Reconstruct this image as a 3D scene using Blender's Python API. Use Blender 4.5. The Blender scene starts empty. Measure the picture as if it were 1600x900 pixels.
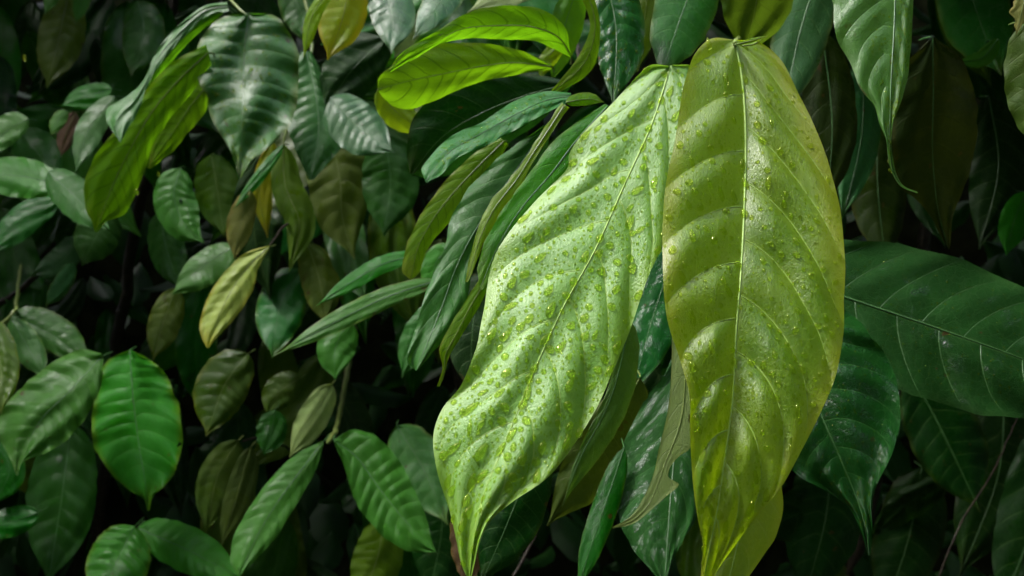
import bpy, math, random
import numpy as np
from mathutils import Vector, Matrix, Quaternion

EXPOSURE = 1.9
random.seed(7); RNG = np.random.RandomState(11)
SC = bpy.context.scene
COL = SC.collection
K = 36.0 / 35.0 / 1600.0          # metres per photo pixel at one metre
CAMZ = 1.5
R = math.radians

# ------------------------------------------------------------------ helpers
def at(px, py, D):
    return Vector(((px - 800) * K * D, D, CAMZ - (py - 450) * K * D))

def tag(o, label=None, cat=None, group=None, kind=None):
    if label: o['label'] = label
    if cat: o['category'] = cat
    if group: o['group'] = group
    if kind: o['kind'] = kind
    return o

def empty(name, loc):
    o = bpy.data.objects.new(name, None); COL.objects.link(o)
    o.location = loc; o.empty_display_size = 0.02
    return o

def mesh_obj(name, verts, faces, mat, parent=None, uv=None, attrs=None, smooth=True):
    me = bpy.data.meshes.new(name)
    verts = np.asarray(verts, dtype=np.float32); faces = np.asarray(faces, dtype=np.int32)
    nv, nf, k = len(verts), len(faces), faces.shape[1]
    me.vertices.add(nv); me.vertices.foreach_set('co', verts.ravel())
    me.loops.add(nf * k); me.loops.foreach_set('vertex_index', faces.ravel())
    me.polygons.add(nf)
    me.polygons.foreach_set('loop_start', np.arange(0, nf * k, k, dtype=np.int32))
    me.polygons.foreach_set('loop_total', np.full(nf, k, dtype=np.int32))
    me.update(calc_edges=True)
    me.polygons.foreach_set('use_smooth', np.full(nf, smooth))
    for nm, arr in (uv or {}).items():
        l = me.uv_layers.new(name=nm)
        l.data.foreach_set('uv', np.asarray(arr, dtype=np.float32)[faces.ravel()].ravel())
    for nm, arr in (attrs or {}).items():
        a = me.attributes.new(nm, 'FLOAT', 'POINT'); a.data.foreach_set('value', np.asarray(arr, dtype=np.float32).ravel())
    me.materials.append(mat)
    me.validate()
    o = bpy.data.objects.new(name, me); COL.objects.link(o)
    if parent: o.parent = parent
    return o

def spline(pts, n):
    """Catmull-Rom through pts, resampled evenly by arc length"""
    P = np.asarray(pts, float)
    if len(P) == 2:
        t = np.linspace(0, 1, n)[:, None]; return P[0] * (1 - t) + P[1] * t
    Q = np.vstack([2 * P[0] - P[1], P, 2 * P[-1] - P[-2]])
    out = []
    for i in range(1, len(Q) - 2):
        d01 = max(1e-6, np.linalg.norm(Q[i] - Q[i-1]) ** .5); d12 = max(1e-6, np.linalg.norm(Q[i+1] - Q[i]) ** .5); d23 = max(1e-6, np.linalg.norm(Q[i+2] - Q[i+1]) ** .5)
        m1 = (Q[i+1] - Q[i]) + d12 * ((Q[i] - Q[i-1]) / d01 - (Q[i+1] - Q[i-1]) / (d01 + d12))
        m2 = (Q[i+1] - Q[i]) + d12 * ((Q[i+2] - Q[i+1]) / d23 - (Q[i+2] - Q[i]) / (d12 + d23))
        s = np.linspace(0, 1, 24, endpoint=False)[:, None]
        out.append((2*s**3 - 3*s**2 + 1) * Q[i] + (s**3 - 2*s**2 + s) * m1 + (-2*s**3 + 3*s**2) * Q[i+1] + (s**3 - s**2) * m2)
    out = np.vstack(out + [P[-1:]])
    L = np.r_[0, np.cumsum(np.linalg.norm(np.diff(out, axis=0), axis=1))]
    t = np.linspace(0, L[-1], n)
    return np.stack([np.interp(t, L, out[:, k]) for k in range(out.shape[1])], 1)

def tube(path, radii, n=6):
    path = np.asarray(path, float); m = len(path)
    T = np.gradient(path, axis=0); T /= np.linalg.norm(T, axis=1)[:, None] + 1e-9
    up = np.array([0.31, 0.9, 0.2]); 
    A = np.cross(T, up); A /= np.linalg.norm(A, axis=1)[:, None] + 1e-9
    B = np.cross(T, A)
    r = np.broadcast_to(np.asarray(radii, float), (m,))[:, None]
    r = r.copy(); r[0] *= .15; r[-1] *= .15
    V = []
    for k in range(n):
        a = 2 * math.pi * k / n
        V.append(path + r * (A * math.cos(a) + B * math.sin(a)))
    V = np.stack(V, 1).reshape(-1, 3)
    i, k = np.meshgrid(np.arange(m - 1), np.arange(n), indexing='ij')
    a = i * n + k; b = i * n + (k + 1) % n
    F = np.stack([a, b, b + n, a + n], -1).reshape(-1, 4)
    return V, F

# ------------------------------------------------------------------ materials
def NT(name):
    m = bpy.data.materials.new(name); m.use_nodes = True
    nt = m.node_tree; nt.nodes.clear()
    def N(t, **kw):
        n = nt.nodes.new(t)
        for k, v in kw.items():
            if k == 'inp':
                for a, b in v.items():
                    if hasattr(b, 'is_linked') or isinstance(b, bpy.types.NodeSocket): nt.links.new(b, n.inputs[a])
                    else: n.inputs[a].default_value = b
            else: setattr(n, k, v)
        return n
    def M(op, a, b=None, c=None, clamp=False):
        n = nt.nodes.new('ShaderNodeMath'); n.operation = op; n.use_clamp = clamp
        for i, x in enumerate((a, b, c)):
            if x is None: continue
            if isinstance(x, (int, float)): n.inputs[i].default_value = x
            else: nt.links.new(x, n.inputs[i])
        return n.outputs[0]
    def MIX(f, a, b):
        n = nt.nodes.new('ShaderNodeMix'); n.data_type = 'RGBA'
        for i, x in ((0, f), (6, a), (7, b)):
            if isinstance(x, (int, float)): n.inputs[i].default_value = x
            elif isinstance(x, tuple): n.inputs[i].default_value = (*x, 1)
            else: nt.links.new(x, n.inputs[i])
        return n.outputs[2]
    def MR(x, a, b, c=0., d=1.):
        n = nt.nodes.new('ShaderNodeMapRange'); n.interpolation_type = 'SMOOTHSTEP'
        nt.links.new(x, n.inputs[0])
        for i, v in enumerate((a, b, c, d)): n.inputs[i + 1].default_value = v
        return n.outputs[0]
    return m, nt, N, M, MIX, MR

def leaf_mat(name, base, base2, trans, veinc, tw=.35, rough=.38, coat=.35, edge=None, wet=.5, fine=1.0, spots=0., ao=None, vw=1.0, brownedge=0., spec=.4, coatr=.13, bmp=.0008, coatior=1.33, patch=False, var=1., even=0., yel=(.16, .15, .012), vtr=.35, holes=0):
    m, nt, N, M, MIX, MR = NT(name)
    uv = N('ShaderNodeUVMap', uv_map='UVMap').outputs[0]
    met = N('ShaderNodeUVMap', uv_map='metric').outputs[0]
    sep = N('ShaderNodeSeparateXYZ', inp={0: uv})
    u, v = sep.outputs[0], sep.outputs[1]
    av = M('ABSOLUTE', M('MULTIPLY_ADD', v, 2.0, -1.0))
    ph = N('ShaderNodeAttribute', attribute_name='phase').outputs[2]
    oi = N('ShaderNodeObjectInfo')
    rnd = oi.outputs['Random']
    # offset texture space per object
    off = N('ShaderNodeVectorMath', operation='ADD', inp={0: met})
    cx = N('ShaderNodeCombineXYZ', inp={0: M('MULTIPLY', rnd, 7.3), 1: M('MULTIPLY', rnd, 3.1), 2: M('MULTIPLY', rnd, 11.7)})
    nt.links.new(cx.outputs[0], off.inputs[1]); P = off.outputs[0]
    fr = M('FRACT', ph)
    dist = M('MINIMUM', fr, M('SUBTRACT', 1.0, fr))
    vein = MR(dist, 0.012 * vw, 0.05 * vw, 1.0, 0.0)
    vfade = M('MULTIPLY', vein, MR(av, 0.72, 0.98, 1.0, 0.15))
    # small cross veins and netting
    warp = N('ShaderNodeTexNoise', inp={'Vector': P, 'Scale': 90.0, 'Detail': 2.0})
    wadd = N('ShaderNodeVectorMath', operation='MULTIPLY_ADD', inp={0: warp.outputs[1], 1: (.006, .006, .0), 2: P})
    net = N('ShaderNodeTexVoronoi', feature='DISTANCE_TO_EDGE', inp={'Vector': wadd.outputs[0], 'Scale': 150.0})
    net2 = N('ShaderNodeTexVoronoi', feature='DISTANCE_TO_EDGE', inp={'Vector': wadd.outputs[0], 'Scale': 420.0})
    netm = MR(net.outputs[0], 0.0, 0.09, 1.0, 0.0)
    big = N('ShaderNodeTexNoise', inp={'Vector': P, 'Scale': 16.0, 'Detail': 4.0, 'Roughness': .6})
    mot = N('ShaderNodeTexNoise', inp={'Vector': P, 'Scale': 120.0, 'Detail': 3.0, 'Roughness': .6})
    bf = MR(big.outputs[0], .34, .66)
    c = MIX(bf, base, base2)
    c = MIX(M('MULTIPLY', MR(mot.outputs[0], .4, .75), .35 if var else .18), c, tuple(min(1, x * 1.5) for x in base2))
    if edge:
        ef = M('MULTIPLY', MR(M('ADD', av, M('MULTIPLY', M('SUBTRACT', big.outputs[0], .5), .5)), .72, 1.02), .8)
        tipf = MR(u, .78, 1.0)
        ef = M('MAXIMUM', ef, M('MULTIPLY', tipf, .85))
        c = MIX(ef, c, edge)
    c = MIX(M('MULTIPLY', netm, .22), c, veinc)
    c = MIX(M('MULTIPLY', vfade, .6), c, veinc)
    c = MIX(MR(av, 0.015, 0.04, .55, 0.0), c, veinc)
    if spots or brownedge:
        sp = N('ShaderNodeTexNoise', inp={'Vector': P, 'Scale': 55.0, 'Detail': 3.0})
        bro = (.09, .045, .012)
        if spots:
            c = MIX(MR(sp.outputs[0], .74 - spots, .80 - spots), c, bro)
        if brownedge:
            c = MIX(MR(M('ADD', av, M('MULTIPLY', M('SUBTRACT', sp.outputs[0], .5), .9)), 1.08 - brownedge, 1.2 - brownedge), c, bro)
    if var:
        # age marks: yellowing tips and margins on some leaves, small brown specks
        r2 = M('FRACT', M('MULTIPLY', rnd, 7.77))
        ym = M('MULTIPLY', M('MAXIMUM', MR(M('MULTIPLY_ADD', big.outputs[0], .35, u), .98, 1.2), MR(M('MULTIPLY_ADD', mot.outputs[0], .3, av), .98, 1.18)), MR(r2, .35, .8))
        c = MIX(M('MULTIPLY', ym, .4), c, yel)
        spk = N('ShaderNodeTexNoise', inp={'Vector': P, 'Scale': 75.0, 'Detail': 2.0})
        c = MIX(M('MULTIPLY', MR(spk.outputs[0], .70, .74), MR(r2, .2, .5)), c, (.05, .03, .008))
    hsv = N('ShaderNodeHueSaturation', inp={'Hue': M('MULTIPLY_ADD', rnd, .03 * var, .5 - .015 * var), 'Saturation': M('MULTIPLY_ADD', rnd, .14 * var, 1 - .04 * var), 'Value': M('MULTIPLY_ADD', M('FRACT', M('MULTIPLY', rnd, 17.3)), .4 * var, 1 - .2 * var), 'Color': c})
    c = hsv.outputs[0]
    # bump: veins, netting, wet film
    fn = N('ShaderNodeTexNoise', inp={'Vector': P, 'Scale': 1000.0, 'Detail': 3.0, 'Roughness': .65})
    md = N('ShaderNodeTexNoise', inp={'Vector': P, 'Scale': 260.0, 'Detail': 3.0, 'Roughness': .6})
    h = M('MULTIPLY', vfade, -.5)
    h = M('MULTIPLY_ADD', netm, -.16, h)
    h = M('MULTIPLY_ADD', MR(net2.outputs[0], 0, .15), .10, h)
    h = M('MULTIPLY_ADD', md.outputs[0], .6, h)
    h = M('MULTIPLY_ADD', fn.outputs[0], .55 * fine, h)
    bump = N('ShaderNodeBump', inp={'Strength': .55, 'Distance': bmp, 'Height': h})
    if patch:      # the water film lies in the fields between the side veins
        fv = N('ShaderNodeCombineXYZ', inp={0: M('MULTIPLY', ph, 1.6), 1: M('MULTIPLY', v, 5.0), 2: M('MULTIPLY', rnd, 19.0)})
        wetn = N('ShaderNodeTexNoise', inp={'Vector': fv.outputs[0], 'Scale': 1.0, 'Detail': 5.0, 'Roughness': .68})
    else:
        wetn = N('ShaderNodeTexNoise', inp={'Vector': P, 'Scale': 34.0, 'Detail': 4.0, 'Roughness': .62})
    wm = MR(wetn.outputs[0], .56 - .22 * wet, .66 - .16 * wet)
    if even: wm = M('MULTIPLY_ADD', wm, 1 - even, even * .7)
    rg = M('MULTIPLY_ADD', wm, -(rough - .2), rough + .04)
    b2 = N('ShaderNodeBump', inp={'Strength': .5, 'Distance': .0028 if patch else .0012, 'Height': M('ADD', md.outputs[0], M('MULTIPLY', fn.outputs[0], .35))})
    pb = N('ShaderNodeBsdfPrincipled', inp={'Base Color': c, 'Roughness': rg, 'Normal': bump.outputs[0],
            'IOR': 1.45, 'Specular IOR Level': spec, 'Coat Weight': M('MULTIPLY', M('MULTIPLY_ADD', wm, .75, .25) if not patch else wm, coat), 'Coat Roughness': coatr, 'Coat IOR': coatior, 'Coat Normal': b2.outputs[0]})
    tc = MIX(M('MULTIPLY', vfade, vtr), MIX(bf, trans, tuple(x * .85 for x in trans)), tuple(x * .5 for x in trans))
    th = N('ShaderNodeHueSaturation', inp={'Hue': M('MULTIPLY_ADD', rnd, .02, .49), 'Value': M('MULTIPLY_ADD', rnd, .3, .85), 'Color': tc})
    tr = N('ShaderNodeBsdfTranslucent', inp={'Color': th.outputs[0], 'Normal': bump.outputs[0]})
    mx = N('ShaderNodeMixShader', inp={0: tw, 1: pb.outputs[0], 2: tr.outputs[0]})
    if holes:                      # insect bites in some of the leaves
        hn = N('ShaderNodeTexNoise', inp={'Vector': P, 'Scale': 48.0, 'Detail': 1.5})
        hm = M('MULTIPLY', M('GREATER_THAN', hn.outputs[0], .745), M('GREATER_THAN', M('FRACT', M('MULTIPLY', rnd, 5.31)), .45))
        mx = N('ShaderNodeMixShader', inp={0: hm, 1: mx.outputs[0], 2: N('ShaderNodeBsdfTransparent').outputs[0]})
    out = N('ShaderNodeOutputMaterial', inp={0: mx.outputs[0]})
    return m

def simple_mat(name, c1, c2, rough=.6, scale=60., bump=.4, coat=0., spec=.4):
    m, nt, N, M, MIX, MR = NT(name)
    tc = N('ShaderNodeTexCoord').outputs['Object']
    n = N('ShaderNodeTexNoise', inp={'Vector': tc, 'Scale': scale, 'Detail': 5.0, 'Roughness': .65})
    c = MIX(MR(n.outputs[0], .35, .65), c1, c2)
    b = N('ShaderNodeBump', inp={'Strength': bump, 'Distance': .002, 'Height': n.outputs[0]})
    pb = N('ShaderNodeBsdfPrincipled', inp={'Base Color': c, 'Specular IOR Level': spec, 'Roughness': rough, 'Normal': b.outputs[0], 'Coat Weight': coat, 'Coat Roughness': .15})
    N('ShaderNodeOutputMaterial', inp={0: pb.outputs[0]})
    return m

MATS = {}
def P(key, *a, **kw): MATS[key] = leaf_mat(key, *a, **kw)
#            base                 base2               translucent        veins
P('pale_young', (.130, .305, .038), (.180, .370, .066), (.34, .62, .04), (.30, .50, .10), tw=.20, rough=.50, coat=.42, edge=(.18, .34, .015), wet=.85, fine=2.0, spec=.45, coatr=.48, coatior=1.55, bmp=.0006, var=0, even=.93)
P('olive_young', (.078, .180, .0010), (.178, .290, .010), (.54, .80, .003), (.28, .40, .04), tw=.38, rough=.44, coat=.75, edge=(.27, .30, .006), wet=.75, fine=1.8, spec=.4, coatr=.40, coatior=1.6, bmp=.0006, var=0, even=.85)
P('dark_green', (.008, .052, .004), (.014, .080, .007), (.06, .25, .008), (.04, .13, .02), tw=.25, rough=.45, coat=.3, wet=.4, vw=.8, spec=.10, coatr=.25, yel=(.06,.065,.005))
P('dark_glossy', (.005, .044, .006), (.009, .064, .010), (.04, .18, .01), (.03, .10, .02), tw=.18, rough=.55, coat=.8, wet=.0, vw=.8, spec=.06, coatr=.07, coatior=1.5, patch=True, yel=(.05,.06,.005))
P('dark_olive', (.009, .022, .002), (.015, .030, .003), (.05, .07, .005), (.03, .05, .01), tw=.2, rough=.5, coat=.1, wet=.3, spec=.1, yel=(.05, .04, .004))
P('shaded_green', (.0032, .020, .0026), (.006, .032, .0038), (.03, .13, .008), (.04, .09, .02), tw=.2, rough=.5, coat=.1, wet=.3, spec=.1, yel=(.04,.04,.004))  # darker leaf copy: shade of the hedge is put into this colour
P('mid_green', (.022, .125, .010), (.034, .160, .018), (.15, .48, .012), (.06, .19, .025), tw=.30, rough=.46, coat=.2, wet=.4, spec=.09, coatr=.3, holes=1)
P('blue_green', (.020, .100, .014), (.030, .132, .022), (.10, .38, .02), (.08, .20, .05), tw=.24, rough=.45, coat=.4, wet=.4, spec=.10, coatr=.22, holes=1)
P('wet_green', (.020, .120, .016), (.032, .155, .026), (.09, .36, .015), (.07, .19, .04), tw=.22, rough=.46, coat=.42, wet=.7, fine=2.4, spec=.14, coatr=.28, bmp=.0009, coatior=1.45, holes=1)
P('bright_green', (.035, .16, .006), (.055, .21, .010), (.20, .56, .008), (.10, .28, .02), tw=.45, rough=.45, coat=.25, wet=.3, spec=.2)
P('lime_under', (.105, .265, .004), (.14, .31, .006), (.20, .47, .005), (.07, .22, .010), tw=.55, rough=.5, coat=.15, wet=.3, edge=(.17, .24, .012), vw=1.5, spec=.2, vtr=.9, brownedge=.02)
P('lime_edge', (.12, .24, .008), (.17, .30, .012), (.42, .66, .008), (.2, .3, .02), tw=.45, rough=.42, coat=.35, wet=.4, brownedge=.06, spec=.3)
P('olive', (.050, .100, .006), (.075, .130, .010), (.22, .38, .012), (.12, .17, .03), tw=.36, rough=.48, coat=.2, wet=.3, spec=.2)
P('dull_olive', (.026, .066, .005), (.044, .085, .008), (.15, .24, .010), (.08, .12, .02), tw=.28, rough=.5, coat=.1, wet=.3, spec=.15)
P('yellow', (.30, .30, .010), (.20, .28, .012), (.60, .58, .015), (.30, .30, .04), tw=.45, rough=.5, coat=.2, wet=.3, edge=(.38, .22, .010), spec=.2)
P('pale_yellow', (.24, .30, .060), (.31, .37, .085), (.46, .54, .06), (.34, .40, .12), tw=.35, rough=.5, coat=.2, wet=.3, edge=(.26, .22, .02), spec=.3)
P('tan', (.16, .18, .045), (.21, .22, .06), (.30, .32, .05), (.26, .26, .09), tw=.35, rough=.55, coat=.1, wet=.1, edge=(.20, .15, .03), spec=.2)
P('pale_under', (.19, .28, .09), (.24, .33, .11), (.26, .38, .05), (.20, .28, .10), tw=.35, rough=.5, coat=.2, wet=.2, spec=.25)
P('grey_sheen', (.018, .078, .020), (.030, .105, .030), (.06, .19, .02), (.06, .15, .04), tw=.2, rough=.42, coat=.5, wet=.5, spec=.18, coatr=.2)
P('brown', (.10, .055, .030), (.14, .08, .045), (.16, .08, .02), (.12, .08, .04), tw=.25, rough=.6, coat=.1, wet=.2)
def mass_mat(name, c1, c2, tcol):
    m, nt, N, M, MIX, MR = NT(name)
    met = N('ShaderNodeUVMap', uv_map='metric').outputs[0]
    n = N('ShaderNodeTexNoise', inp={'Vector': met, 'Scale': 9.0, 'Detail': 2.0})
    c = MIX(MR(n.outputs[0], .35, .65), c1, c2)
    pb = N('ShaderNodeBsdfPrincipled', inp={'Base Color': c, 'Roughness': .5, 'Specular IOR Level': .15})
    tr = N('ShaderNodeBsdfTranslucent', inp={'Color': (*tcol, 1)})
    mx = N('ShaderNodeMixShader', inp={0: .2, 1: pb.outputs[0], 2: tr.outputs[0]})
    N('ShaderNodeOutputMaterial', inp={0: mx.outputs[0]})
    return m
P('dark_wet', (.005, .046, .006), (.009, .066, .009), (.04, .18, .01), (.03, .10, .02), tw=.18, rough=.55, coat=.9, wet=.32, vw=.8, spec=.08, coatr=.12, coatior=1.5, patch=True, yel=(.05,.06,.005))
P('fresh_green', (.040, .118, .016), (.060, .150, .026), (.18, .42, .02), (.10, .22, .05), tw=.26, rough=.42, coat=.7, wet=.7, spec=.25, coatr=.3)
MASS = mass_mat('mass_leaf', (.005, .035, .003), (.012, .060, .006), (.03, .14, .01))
STEM = simple_mat('stem_green', (.12, .19, .03), (.20, .25, .06), .5, 90, .3, .3)
MIDP = simple_mat('midrib_pale', (.26, .44, .07), (.33, .50, .10), .5, 90, .2, .1)
MIDM = simple_mat('midrib_green', (.035, .11, .025), (.05, .15, .035), .45, 90, .2, .3)
MIDO = simple_mat('midrib_olive', (.13, .19, .035), (.18, .24, .05), .45, 90, .2, .3)
BARK = simple_mat('wet_bark', (.012, .009, .006), (.03, .022, .014), .6, 120, .9, .1, .15)
BACKDROP = simple_mat('backdrop_black', (.003, .004, .002), (.007, .009, .004), .9, 14, .8, 0., .0)  # near-black: shade in the hedge gaps is put into this colour
GRND = simple_mat('ground_litter', (.020, .018, .010), (.035, .045, .014), .8, 9, .8)
PALE_KINDS = {'pale_young': MIDP, 'olive_young': MIDP, 'pale_yellow': MIDO, 'tan': MIDO, 'yellow': MIDO, 'olive': MIDO, 'pale_under': MIDO,
              'lime_under': MIDO, 'lime_edge': MIDO, 'brown': MIDO, 'dull_olive': MIDO}

def water_mat():
    m, nt, N, M, MIX, MR = NT('water')
    g = N('ShaderNodeBsdfGlass', inp={'Color': (.94, 1, .42, 1), 'Roughness': 0.0, 'IOR': 1.33})  # lime tint on clear water stands in for light passing through the drop
    t = N('ShaderNodeBsdfTransparent', inp={'Color': (.97, 1, .97, 1)})
    mx0 = N('ShaderNodeMixShader', inp={0: .16, 1: g.outputs[0], 2: t.outputs[0]})
    d = N('ShaderNodeBsdfTranslucent', inp={'Color': (.80, .95, .10, 1)})
    d2 = N('ShaderNodeBsdfDiffuse', inp={'Color': (.52, .70, .05, 1)})  # yellow-green fill paints in the light a drop would focus
    dm = N('ShaderNodeMixShader', inp={0: .5, 1: d.outputs[0], 2: d2.outputs[0]})
    mx = N('ShaderNodeMixShader', inp={0: .06, 1: mx0.outputs[0], 2: dm.outputs[0]})
    N('ShaderNodeOutputMaterial', inp={0: mx.outputs[0]})
    return m
WATER = water_mat()

# ------------------------------------------------------------------ leaves
PT = np.array([0, .03, .12, .28, .45, .62, .76, .86, .93, 1.0])
PW = np.array([0.03, .34, .72, .93, 1.0, .93, .70, .38, .13, .015])
def profile(t):
    d = np.interp(t, PT, PW)
    tt = np.linspace(0, 1, 201); w = np.interp(tt, PT, PW)
    k = np.hanning(13); k /= k.sum()
    w2 = np.convolve(np.pad(w, 6, mode='edge'), k, 'valid')
    w2 = w2 * (1 - (1 - np.minimum(1, tt / .03)) ** 2 * .9)
    return np.interp(t, tt, np.minimum(w2, 1))

class Leaf: pass
LEAVES = {}

def leaf_grid(D, th, ph, mid=None, wl=0, wr=0, left=None, right=None, nu=48, nv=16, arch=.25, sl=0., sr=0., bend=0.,
              quilt=.0012, nvein=9, gl=.12, gr=.12, wave=.0015, seed=0, under=False, rag=0., curl=0., tipcurl=0., exact=False, droop=0.):
    rs = np.random.RandomState(seed + 1000)
    t = np.linspace(0, 1, nu)
    MM = spline(mid, nu)
    if left is not None:
        LL, RR = spline(left, nu), spline(right, nu)
        h = nu // 2; tx, ty = MM[h + 2] - MM[h - 2]
        if np.dot(LL[h] - MM[h], (-ty, tx)) < np.dot(RR[h] - MM[h], (-ty, tx)): LL, RR = RR, LL
        # keep the cross lines sensible: midrib follows given polyline
    else:
        T = np.gradient(MM, axis=0); T /= np.linalg.norm(T, axis=1)[:, None] + 1e-9
        Nn = np.stack([-T[:, 1], T[:, 0]], 1)
        w = profile(t)
        # side edges lean toward the tip so cross rows look natural
        LL = MM + Nn * (w * wl)[:, None]
        RR = MM - Nn * (w * wr)[:, None]
    wob = lambda: np.interp(t, np.linspace(0, 1, 22), rs.uniform(-1, 1, 22))
    L0 = np.linalg.norm(np.diff(MM, axis=0), axis=1).sum()
    if rag:
        LL = LL + (LL - MM) * (wob() * rag)[:, None]; RR = RR + (RR - MM) * (wob() * rag)[:, None]
    s = np.linspace(-1, 1, nv * 2 + 1)
    s = np.sign(s) * np.abs(s) ** 1.15
    U, V = np.meshgrid(t, s, indexing='ij')
    A = np.abs(V)[..., None]
    side = np.where(V[..., None] < 0, LL[:, None, :], RR[:, None, :])
    PX = MM[:, None, :] * (1 - A) + side * A
    hw = np.where(V < 0, np.linalg.norm(LL - MM, axis=1)[:, None], np.linalg.norm(RR - MM, axis=1)[:, None]) * K * D
    cx, cy = MM[:, 0].mean(), MM[:, 1].mean()
    X0 = (PX[..., 0] - cx) * K * D; Z0 = -(PX[..., 1] - cy) * K * D
    length = L0 * K * D
    Y = D + math.tan(R(th)) * Z0 + math.tan(R(ph)) * X0
    Aa = np.abs(V)
    Y = Y + arch * hw * Aa ** 2 + np.where(V < 0, sl, sr) * hw * Aa
    Y = Y + bend * length * (U - .5) ** 2
    Y = Y + droop * length * np.clip(U - .4, 0, 1) ** 2
    Y = Y + tipcurl * length * np.clip((U - .8) / .2, 0, 1) ** 2
    Y = Y + curl * hw * np.clip((Aa - .5) / .5, 0, 1) ** 2
    a, b = np.where(V < 0, gl, gr), Aa
    phase = (U - a * (.35 * b + .65 * b ** 2)) * nvein + np.where(V < 0, 0.0, .42) + 3.0
    if not exact:
        for q in range(2):
            phase = phase + .22 * np.sin(U * rs.uniform(4, 12) + rs.uniform(0, 6.3) + np.sign(V) * rs.uniform(0, 3)) * np.minimum(1, Aa * 4 + .3)
        phase = phase + rs.uniform(0, 1)
    fr = phase % 1.0
    quilt = quilt * (1 if exact else rs.uniform(.55, 1.0)) * float(np.clip(hw.max() / .040, .12, 1)) ** 1.4
    wave = wave * float(np.clip(hw.max() / .040, .12, 1.2))
    env = np.minimum(1, Aa * 3.2) * (1 - .75 * Aa ** 3) * np.sin(np.pi * np.clip(U, 0, 1)) ** .35 * (1 - .85 * U ** 3)
    bul = np.sin(np.pi * fr) ** .8
    # asymmetrical quilting: fuller on the base side of each vein
    bul = bul * (1 + .35 * np.cos(np.pi * fr))
    Y = Y + (1 if under else -1) * quilt * bul * env
    for q in range(4):
        f1, f2, p1, p2 = rs.uniform(3, 14), rs.uniform(.6, 3), rs.uniform(0, 6.3), rs.uniform(0, 6.3)
        Y = Y + wave * .8 * np.sin(U * f1 + p1 + V * f2) * np.sin(V * 2.2 * f2 + p2)
    # rippled margin
    Y = Y + wave * 1.2 * Aa ** 3 * np.sin(phase * 2 * np.pi * .5 + rs.uniform(0, 6))
    W = np.stack([(PX[..., 0] - 800) * K * Y, Y, CAMZ - (PX[..., 1] - 450) * K * Y], -1)
    g = Leaf(); g.W = W; g.U = U; g.V = V; g.PX = PX; g.phase = phase; g.hw = hw; g.length = length
    g.nvein = nvein; g.gl = gl; g.gr = gr; g.D = D
    return g

def grid_faces(n, m):
    i, j = np.meshgrid(np.arange(n - 1), np.arange(m - 1), indexing='ij')
    a = i * m + j
    return np.stack([a, a + m, a + m + 1, a + 1], -1).reshape(-1, 4)

def surf(g, u, v):
    n, m = g.U.shape
    fi = np.clip(u * (n - 1), 0, n - 1.001)
    vs = g.V[0]
    fj = np.clip(np.interp(v, vs, np.arange(m)), 0, m - 1.001)
    i, j = fi.astype(int), fj.astype(int); a, b = (fi - i)[..., None], (fj - j)[..., None]
    W = g.W
    return (W[i, j] * (1-a) * (1-b) + W[i+1, j] * a * (1-b) + W[i, j+1] * (1-a) * b + W[i+1, j+1] * a * b)

def blade(g, name, mat, origin, parent=None):
    n, m = g.U.shape
    uv = np.stack([g.U, g.V * .5 + .5], -1).reshape(-1, 2)
    met = np.stack([g.U * g.length, g.V * g.hw.max()], -1).reshape(-1, 2)
    V = (g.W - np.array(origin)).reshape(-1, 3)
    return mesh_obj(name, V, grid_faces(n, m), mat, parent, {'UVMap': uv, 'metric': met}, {'phase': g.phase.ravel()})

LEAFN = [0]
def make_leaf(label, kind, D, th=25, ph=0, group='leaves at the front of the hedge', parts=True, key=None, veins=False, midr=None, petiole=True, name='leaf', blade_label=None, **kw):
    LEAFN[0] += 1
    if not veins: kw.setdefault('rag', .03)
    g = leaf_grid(D, th, ph, seed=LEAFN[0], exact=veins, **kw)
    base = Vector(g.W[0, g.W.shape[1] // 2])
    mat = MATS[kind]
    if not parts:
        o = blade(g, name, mat, base); o.location = base
        tag(o, label, 'leaf', group); return g
    root = empty(name, base); tag(root, label, 'leaf', group)
    b = blade(g, 'blade', mat, base, root)
    mm = PALE_KINDS.get(kind, MIDM)
    mid = g.W[:, g.W.shape[1] // 2, :]
    L = g.length
    r0 = midr if midr else max(.0004, min(.0011, L * .0036))
    under = kw.get('under', False)
    tt = np.linspace(0, 1, len(mid))
    rad = r0 * (1 - .8 * tt)
    # sit the rib on the surface, half sunk
    path = mid + np.array([0, -1, 0.15]) * (rad * (.55 if under else .25))[:, None]
    V, F = tube(path - np.array(base), rad, 8)
    mesh_obj('midrib', V, F, mm, root)
    if petiole:
        d = Vector(mid[0] - mid[3]).normalized() * (.1 if veins else .35)
        p0 = Vector((0, 0, 0)); ll = .026 + .010 * random.random()
        p1 = d * ll * .18 + Vector((0, ll * .3, 0)); p2 = d * ll * .25 + Vector((0, ll, .002))
        pts = spline([p0, p1, p2], 8)
        V, F = tube(pts, np.linspace(r0 * 1.15, r0 * 1.3, 8), 8)
        mesh_obj('petiole', V, F, STEM if mm is not MIDM else MIDM, root)
    if veins:
        for sgn in (-1, 1):
            gg = g.gl if sgn < 0 else g.gr
            k0 = 0 if sgn < 0 else .42
            for k in range(0, g.nvein + 1):
                bb = np.linspace(.0, .93, 26)
                u = (k - k0) / g.nvein + gg * (.35 * bb + .65 * bb ** 2)
                ok = (u > .03) & (u < .93)
                if ok.sum() < 8: continue
                bb, u = bb[ok], u[ok]
                pth = surf(g, u, sgn * bb)
                rr = r0 * .26 * (1 - .8 * bb) + .00005
                pth = pth + np.array([0, -1, .1]) * (rr * .25)[:, None]
                V, F = tube(pth - np.array(base), rr, 6)
                mesh_obj('side_vein', V, F, mm, root)
    g.root = root
    if key: LEAVES[key] = g
    return g

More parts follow.
